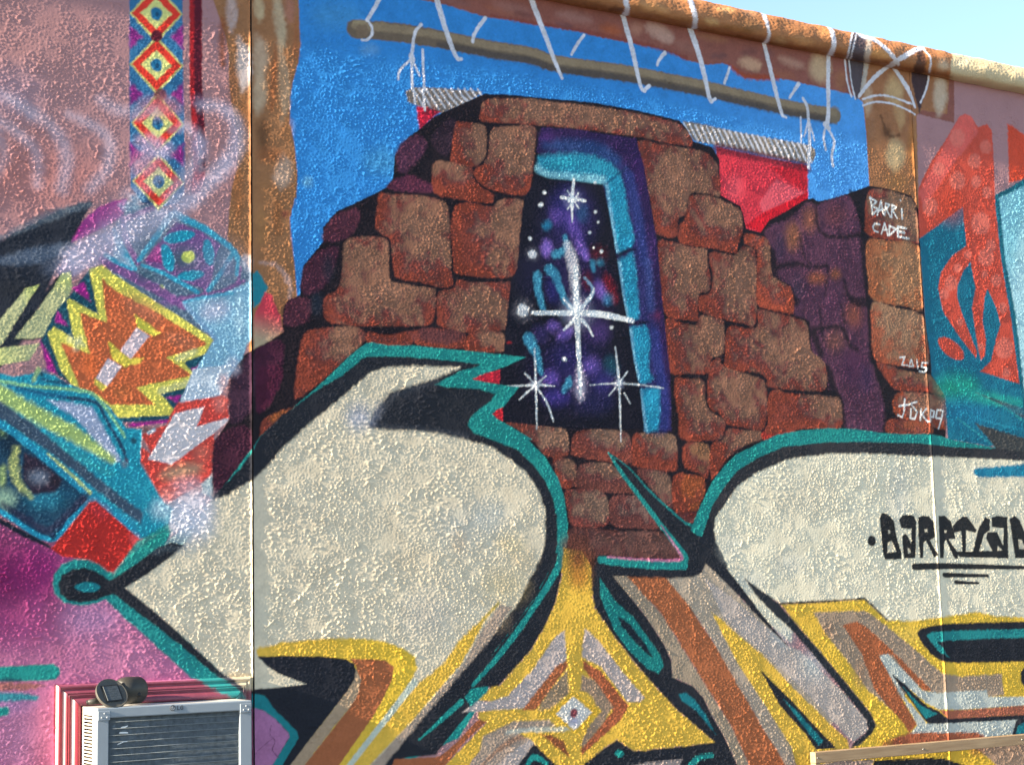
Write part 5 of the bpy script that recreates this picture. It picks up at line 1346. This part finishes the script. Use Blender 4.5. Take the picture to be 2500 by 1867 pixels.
    fleck([(1210, 1128), (1235, 1122), (1300, 1120), (1356, 1122)], .0052)
    fleck([(1180, 1315), (1230, 1292), (1290, 1266), (1345, 1264)], .0030)
    # maker's mark on the top strip
    def lp(px, py): return at(380 + px * .1495, 1620 + py * .1495, yf - .0012)
    c = lp(280, 716)
    bm = bmesh.new()
    bmesh.ops.create_cone(bm, cap_ends=True, segments=24, radius1=.0098, radius2=.0098, depth=.0016, matrix=Matrix.Translation(c) @ Matrix.Rotation(math.pi / 2, 4, 'X'))
    lg = link('maker_mark', bm_mesh('maker_mark', bm), top, m_logo)
    def strokes(name, c, polys, w, mat, y):
        bm = bmesh.new()
        for pl in polys:
            for (a, b), (d, e) in zip(pl, pl[1:]):
                p, q = Vector((c[0] + a, y, c[2] + b)), Vector((c[0] + d, y, c[2] + e))
                n = (q - p).normalized()
                s = Vector((-n.z, 0, n.x)) * w / 2
                p2, q2 = p - n * w * .4, q + n * w * .4
                vs = [bm.verts.new(v) for v in (p2 - s, q2 - s, q2 + s, p2 + s)]
                f = bm.faces.new(vs)
                r = bmesh.ops.extrude_face_region(bm, geom=[f])
                for v in [g for g in r['geom'] if isinstance(g, bmesh.types.BMVert)]: v.co.y += .0008
        return link(name, bm_mesh(name, bm), top, mat)
    strokes('maker_mark', c, [[(-.001, .0045), (-.001, -.004), (.003, -.004)], [(-.0052, .003), (-.0066, 0), (-.0052, -.0042), (0, -.0066), (.0050, -.0042), (.0066, 0), (.001, 0)]], .0016, m_logo2, c[1] - .0018)
    c2 = lp(400, 712)
    strokes('letter', c2, [[(-.0085, .0062), (-.0085, -.0062), (-.002, -.0062)]], .0028, m_logo, yf - .0008)
    strokes('letter', c2, [[(.0098, .0042), (.0060, .0062), (.0028, .0040), (.0018, 0), (.0028, -.0042), (.0062, -.0062), (.0098, -.0045), (.0098, -.0004), (.0066, -.0004)]], .0026, m_logo, yf - .0008)

    # ---- painted wooden casing around the opening
    cas = empty('window_casing', ((x0 + x1) / 2, 0, 0.74))
    tag(cas, 'pink painted moulded casing around the air conditioner opening', 'casing', kind='thing')
    m_cas = painted_mat('painted_wood', 0.35, 0.5, 0.15)
    ox0, ox1, oz1, oz0 = at(138, 1670, -.004)[0], at(610, 1652, -.004)[0], (at(136, 1670, -.004)[2] + at(607, 1652, -.004)[2]) / 2, 0.76
    prof = [(0, -.004), (0, .016), (.004, .021), (.009, .023), (.013, .021), (.016, .017), (.021, .020), (.024, .030), (.028, .034), (.0305, .0335), (.0312, .0310), (.0322, .0312), (.033, .0345), (.037, .035), (.0375, .0325), (.0385, .0325), (.039, .0335), (.042, .031), (.045, .029), (.048, .036), (.052, .043), (.058, .046), (.066, .047), (.070, .045), (.072, .010)]
    def member(name, p0, p1, q0, q1, sub):
        """p0->p1 outer edge, q0->q1 direction of the mitred inner edge (unit inward offsets at either end)."""
        k = len(prof)
        V, C = [], []
        for i in range(sub + 1):
            t_ = i / sub
            for s_, d_ in prof:
                a = Vector(p0) + Vector(q0) * s_
                b = Vector(p1) + Vector(q1) * s_
                p = a.lerp(b, t_)
                V.append((p.x, -d_, p.z))
                cxi = int(np.clip(round((p.x - wall_r.x0) / RES), 0, wall_r.w - 1)); rzi = int(np.clip(round((p.z - wall_r.z0) / RES), 0, wall_r.h - 1))
                cc_ = wall_r.col[rzi, cxi]
                if name == 'side_moulding' and p0[0] < 1.9 and s_ in (0, .021, .045, .048): cc_ = paint((206, 186, 188))  # outer-facing facets paled: sun glare put into the colour, on unsprayed edges
                C.append(cc_)
        Q = [(i * k + j, i * k + j + 1, (i + 1) * k + j + 1, (i + 1) * k + j) for i in range(sub) for j in range(k - 1)]
        return link(name, mesh_np(name, np.array(V), np.array(Q), np.array(C)), cas, m_cas)
    g = .0012
    member('head_moulding', (ox0, 0, oz1), (ox1, 0, oz1), (1 + g, 0, -1), (-1, 0, -1), 180)
    member('side_moulding', (ox0, 0, oz0), (ox0, 0, oz1 - .0016), (1, 0, 1), (1, 0, -1), 120)
    member('side_moulding', (ox1, 0, oz1 - .0016), (ox1, 0, oz0), (-1, 0, -1), (-1, 0, 1), 120)
    member('sill_moulding', (ox1, 0, oz0 - .0016), (ox0, 0, oz0 - .0016), (-1, 0, 1), (1, 0, 1), 60)
    return x0, x1, zt, yf
AC = air_conditioner()

# ------------------------------------------------------------------ solar lamp lying on the air conditioner
def solar_lamp():
    x0, x1, zt, yf = AC
    m_tau = simple_mat('taupe_plastic', (0.042, 0.039, 0.034), 0.5, 0.4, noise=0.12, scale=40)
    m_rim = simple_mat('taupe_rim', (0.09, 0.083, 0.071), 0.45, 0.4, noise=0.1, scale=40)
    m_pv = simple_mat('solar_cell', (0.07, 0.078, 0.082), 0.3, 0.5, noise=0.3, scale=90)
    m_dk = simple_mat('black_plastic', (0.015, 0.014, 0.014), 0.5, 0.4)
    m_ln = simple_mat('cell_line', (0.16, 0.17, 0.17), 0.4, 0.5)
    yl = yf + 0.055
    c = Vector(at(273, 1692, yl - .02))
    e = Vector(at(322, 1681, yl + .03))
    root = empty('solar_lamp', (c.x, yl, zt))
    tag(root, 'small taupe solar spotlight lying on top of the air conditioner', 'lamp')
    view = Vector((0, -WALL_DIST, EYE)) - c
    view.normalize()
    n = Vector((0.14, -0.80, 0.56)).normalized()                     # the face looks out and up, away from the sun
    zaxis = Vector((0, 0, 1))
    u = zaxis.cross(n).normalized(); v = n.cross(u)
    u, v = (u * math.cos(.05) + v * math.sin(.05)), (v * math.cos(.05) - u * math.sin(.05))
    Mx = Matrix((u, v, n)).transposed().to_4x4()
    Mx.translation = c
    # face plate
    bm = bmesh.new()
    pr = [(0.0, .0), (.048, .0), (.0515, .001), (.0545, .0042), (.0552, .002), (.0552, -.006), (.050, -.012), (.0, -.012)]
    seg = 40
    rings = []
    for r, h in pr:
        if r == 0: rings.append([bm.verts.new((0, 0, h))])
        else: rings.append([bm.verts.new((r * math.cos(2 * math.pi * i / seg), r * math.sin(2 * math.pi * i / seg), h)) for i in range(seg)])
    for a, b in zip(rings, rings[1:]):
        for i in range(seg):
            j = (i + 1) % seg
            if len(a) == 1: bm.faces.new((a[0], b[i], b[j]))
            elif len(b) == 1: bm.faces.new((a[i], b[0], a[j]))
            else: bm.faces.new((a[i], b[i], b[j], a[j]))
    bm.transform(Mx)
    face = link('face_plate', bm_mesh('face_plate', bm, True), root, m_rim)
    bm = bmesh.new(); add_box(bm, -.031, .033, -.032, .032, .0006, .0026, .001); bm.transform(Mx)
    pv = link('solar_panel', bm_mesh('solar_panel', bm), face, m_dk)
    bm = bmesh.new(); add_box(bm, -.023, .0275, -.027, .027, .0027, .0032); bm.transform(Mx)
    link('solar_cell', bm_mesh('solar_cell', bm), face, m_pv)
    for k in range(5):
        bm = bmesh.new(); yk = -.018 + k * .009; add_box(bm, -.023, .0275, yk - .0003, yk + .0003, .0033, .0036); bm.transform(Mx)
        link('cell_line', bm_mesh('cell_line', bm), face, m_ln)
    bm = bmesh.new(); add_box(bm, -.0252, -.0232, -.0275, .0275, .0027, .0042); bm.transform(Mx)
    link('cell_line', bm_mesh('cell_line', bm), face, m_ln)
    # barrel
    ax = Vector((0.90, 0.42, -0.03)).normalized()
    s0 = Vector(at(323, 1684, yl + .055)) - ax * .036
    qr = ax.to_track_quat('Z', 'Y').to_matrix().to_4x4()
    qr.translation = s0
    bm = bmesh.new()
    prb = [(.030, -.026), (.036, -.022), (.043, -.004), (.0455, .012), (.0455, .02), (.0455, .060), (.0435, .066), (.040, .068), (.038, .058), (.0, .056)]
    rings = []
    for r, h in prb:
        rings.append([bm.verts.new((0, 0, h))] if r == 0 else [bm.verts.new((r * math.cos(2 * math.pi * i / seg), r * math.sin(2 * math.pi * i / seg), h)) for i in range(seg)])
    bm.faces.new(rings[0])
    for a, b in zip(rings, rings[1:]):
        for i in range(seg):
            j = (i + 1) % seg
            if len(b) == 1: bm.faces.new((a[i], b[0], a[j]))
            else: bm.faces.new((a[i], b[i], b[j], a[j]))
    bm.transform(qr)
    barrel = link('barrel', bm_mesh('barrel', bm, True), root, m_tau)
    # dark sensor port on the barrel, facing the viewer
    pc = Vector(at(338, 1695, yl + .016))
    bm = bmesh.new()
    bmesh.ops.create_uvsphere(bm, u_segments=16, v_segments=10, radius=.0105, matrix=Matrix.Translation(pc))
    link('sensor_port', bm_mesh('sensor_port', bm, True), barrel, m_dk)
    # stem of the ground spike at the left
    a, b = Vector(at(214, 1714, yl)), Vector(at(246, 1708, yl))
    d = (b - a)
    bm = bmesh.new()
    bmesh.ops.create_cone(bm, cap_ends=True, segments=20, radius1=.0085, radius2=.0125, depth=d.length, matrix=Matrix.Translation((a + b) / 2) @ d.to_track_quat('Z', 'Y').to_matrix().to_4x4())
    stem = link('stem', bm_mesh('stem', bm, True), root, m_tau)
    bm = bmesh.new()
    bmesh.ops.create_cone(bm, cap_ends=True, segments=16, radius1=.0075, radius2=.0075, depth=.004, matrix=Matrix.Translation(a - d.normalized() * .0015) @ d.to_track_quat('Z', 'Y').to_matrix().to_4x4())
    link('socket', bm_mesh('socket', bm, True), stem, m_dk)
solar_lamp()

# ------------------------------------------------------------------ wooden frame standing before the wall
def wooden_frame():
    m, nt, p = nodes('pine')
    tc = nt.nodes.new('ShaderNodeTexCoord')
    mp = nt.nodes.new('ShaderNodeMapping'); mp.inputs['Scale'].default_value = (2.0, 30, 30)
    nt.links.new(tc.outputs['Object'], mp.inputs['Vector'])
    nz = nt.nodes.new('ShaderNodeTexNoise'); nz.inputs['Scale'].default_value = 3.0; nz.inputs['Detail'].default_value = 6
    nt.links.new(mp.outputs[0], nz.inputs['Vector'])
    cr = nt.nodes.new('ShaderNodeValToRGB')
    cr.color_ramp.elements[0].position = .3; cr.color_ramp.elements[1].position = .75
    cr.color_ramp.elements[0].color = (.30, .185, .10, 1); cr.color_ramp.elements[1].color = (.46, .31, .18, 1)
    nt.links.new(nz.outputs[0], cr.inputs[0])
    nt.links.new(cr.outputs[0], p.inputs['Base Color'])
    p.inputs['Roughness'].default_value = .6
    yf = -0.17
    TLp = at(1990, 1836, yf)
    x0 = TLp[0]; zt = (TLp[2] + at(2500, 1791.5, yf)[2]) / 2
    x1 = x0 + 2.1
    dep, th = .034, .046
    fr = empty('wooden_frame', ((x0 + x1) / 2, yf, 0))
    tag(fr, 'bare pine timber frame standing against the foot of the wall', 'frame')
    box('rail', x0, x1, yf, yf + dep, zt - th, zt, m, fr, .0025)
    for a in (x0, x1 - .03):
        box('post', a + .0005, a + .026, yf + .001, yf + dep - .001, 0, zt - th - .0004, m, fr, .0015)
    m_screw = simple_mat('screw_head', (0.20, 0.19, 0.18), 0.4, 0.5, metal=0.8)
    for xa in (x0 + .013, x0 + .62, x0 + 1.24, x1 - .016):
        bm = bmesh.new()
        bmesh.ops.create_cone(bm, cap_ends=True, segments=12, radius1=.0042, radius2=.0036, depth=.0016, matrix=Matrix.Translation((xa, yf - .0006, zt - th / 2 + random.uniform(-.004, .004))) @ Matrix.Rotation(math.pi / 2, 4, 'X'))
        link('screw', bm_mesh('screw', bm), fr, m_screw)
    box('rail', x0 + .027, x1 - .031, yf + .002, yf + dep - .002, .05, .05 + th, m, fr, .0025)
wooden_frame()
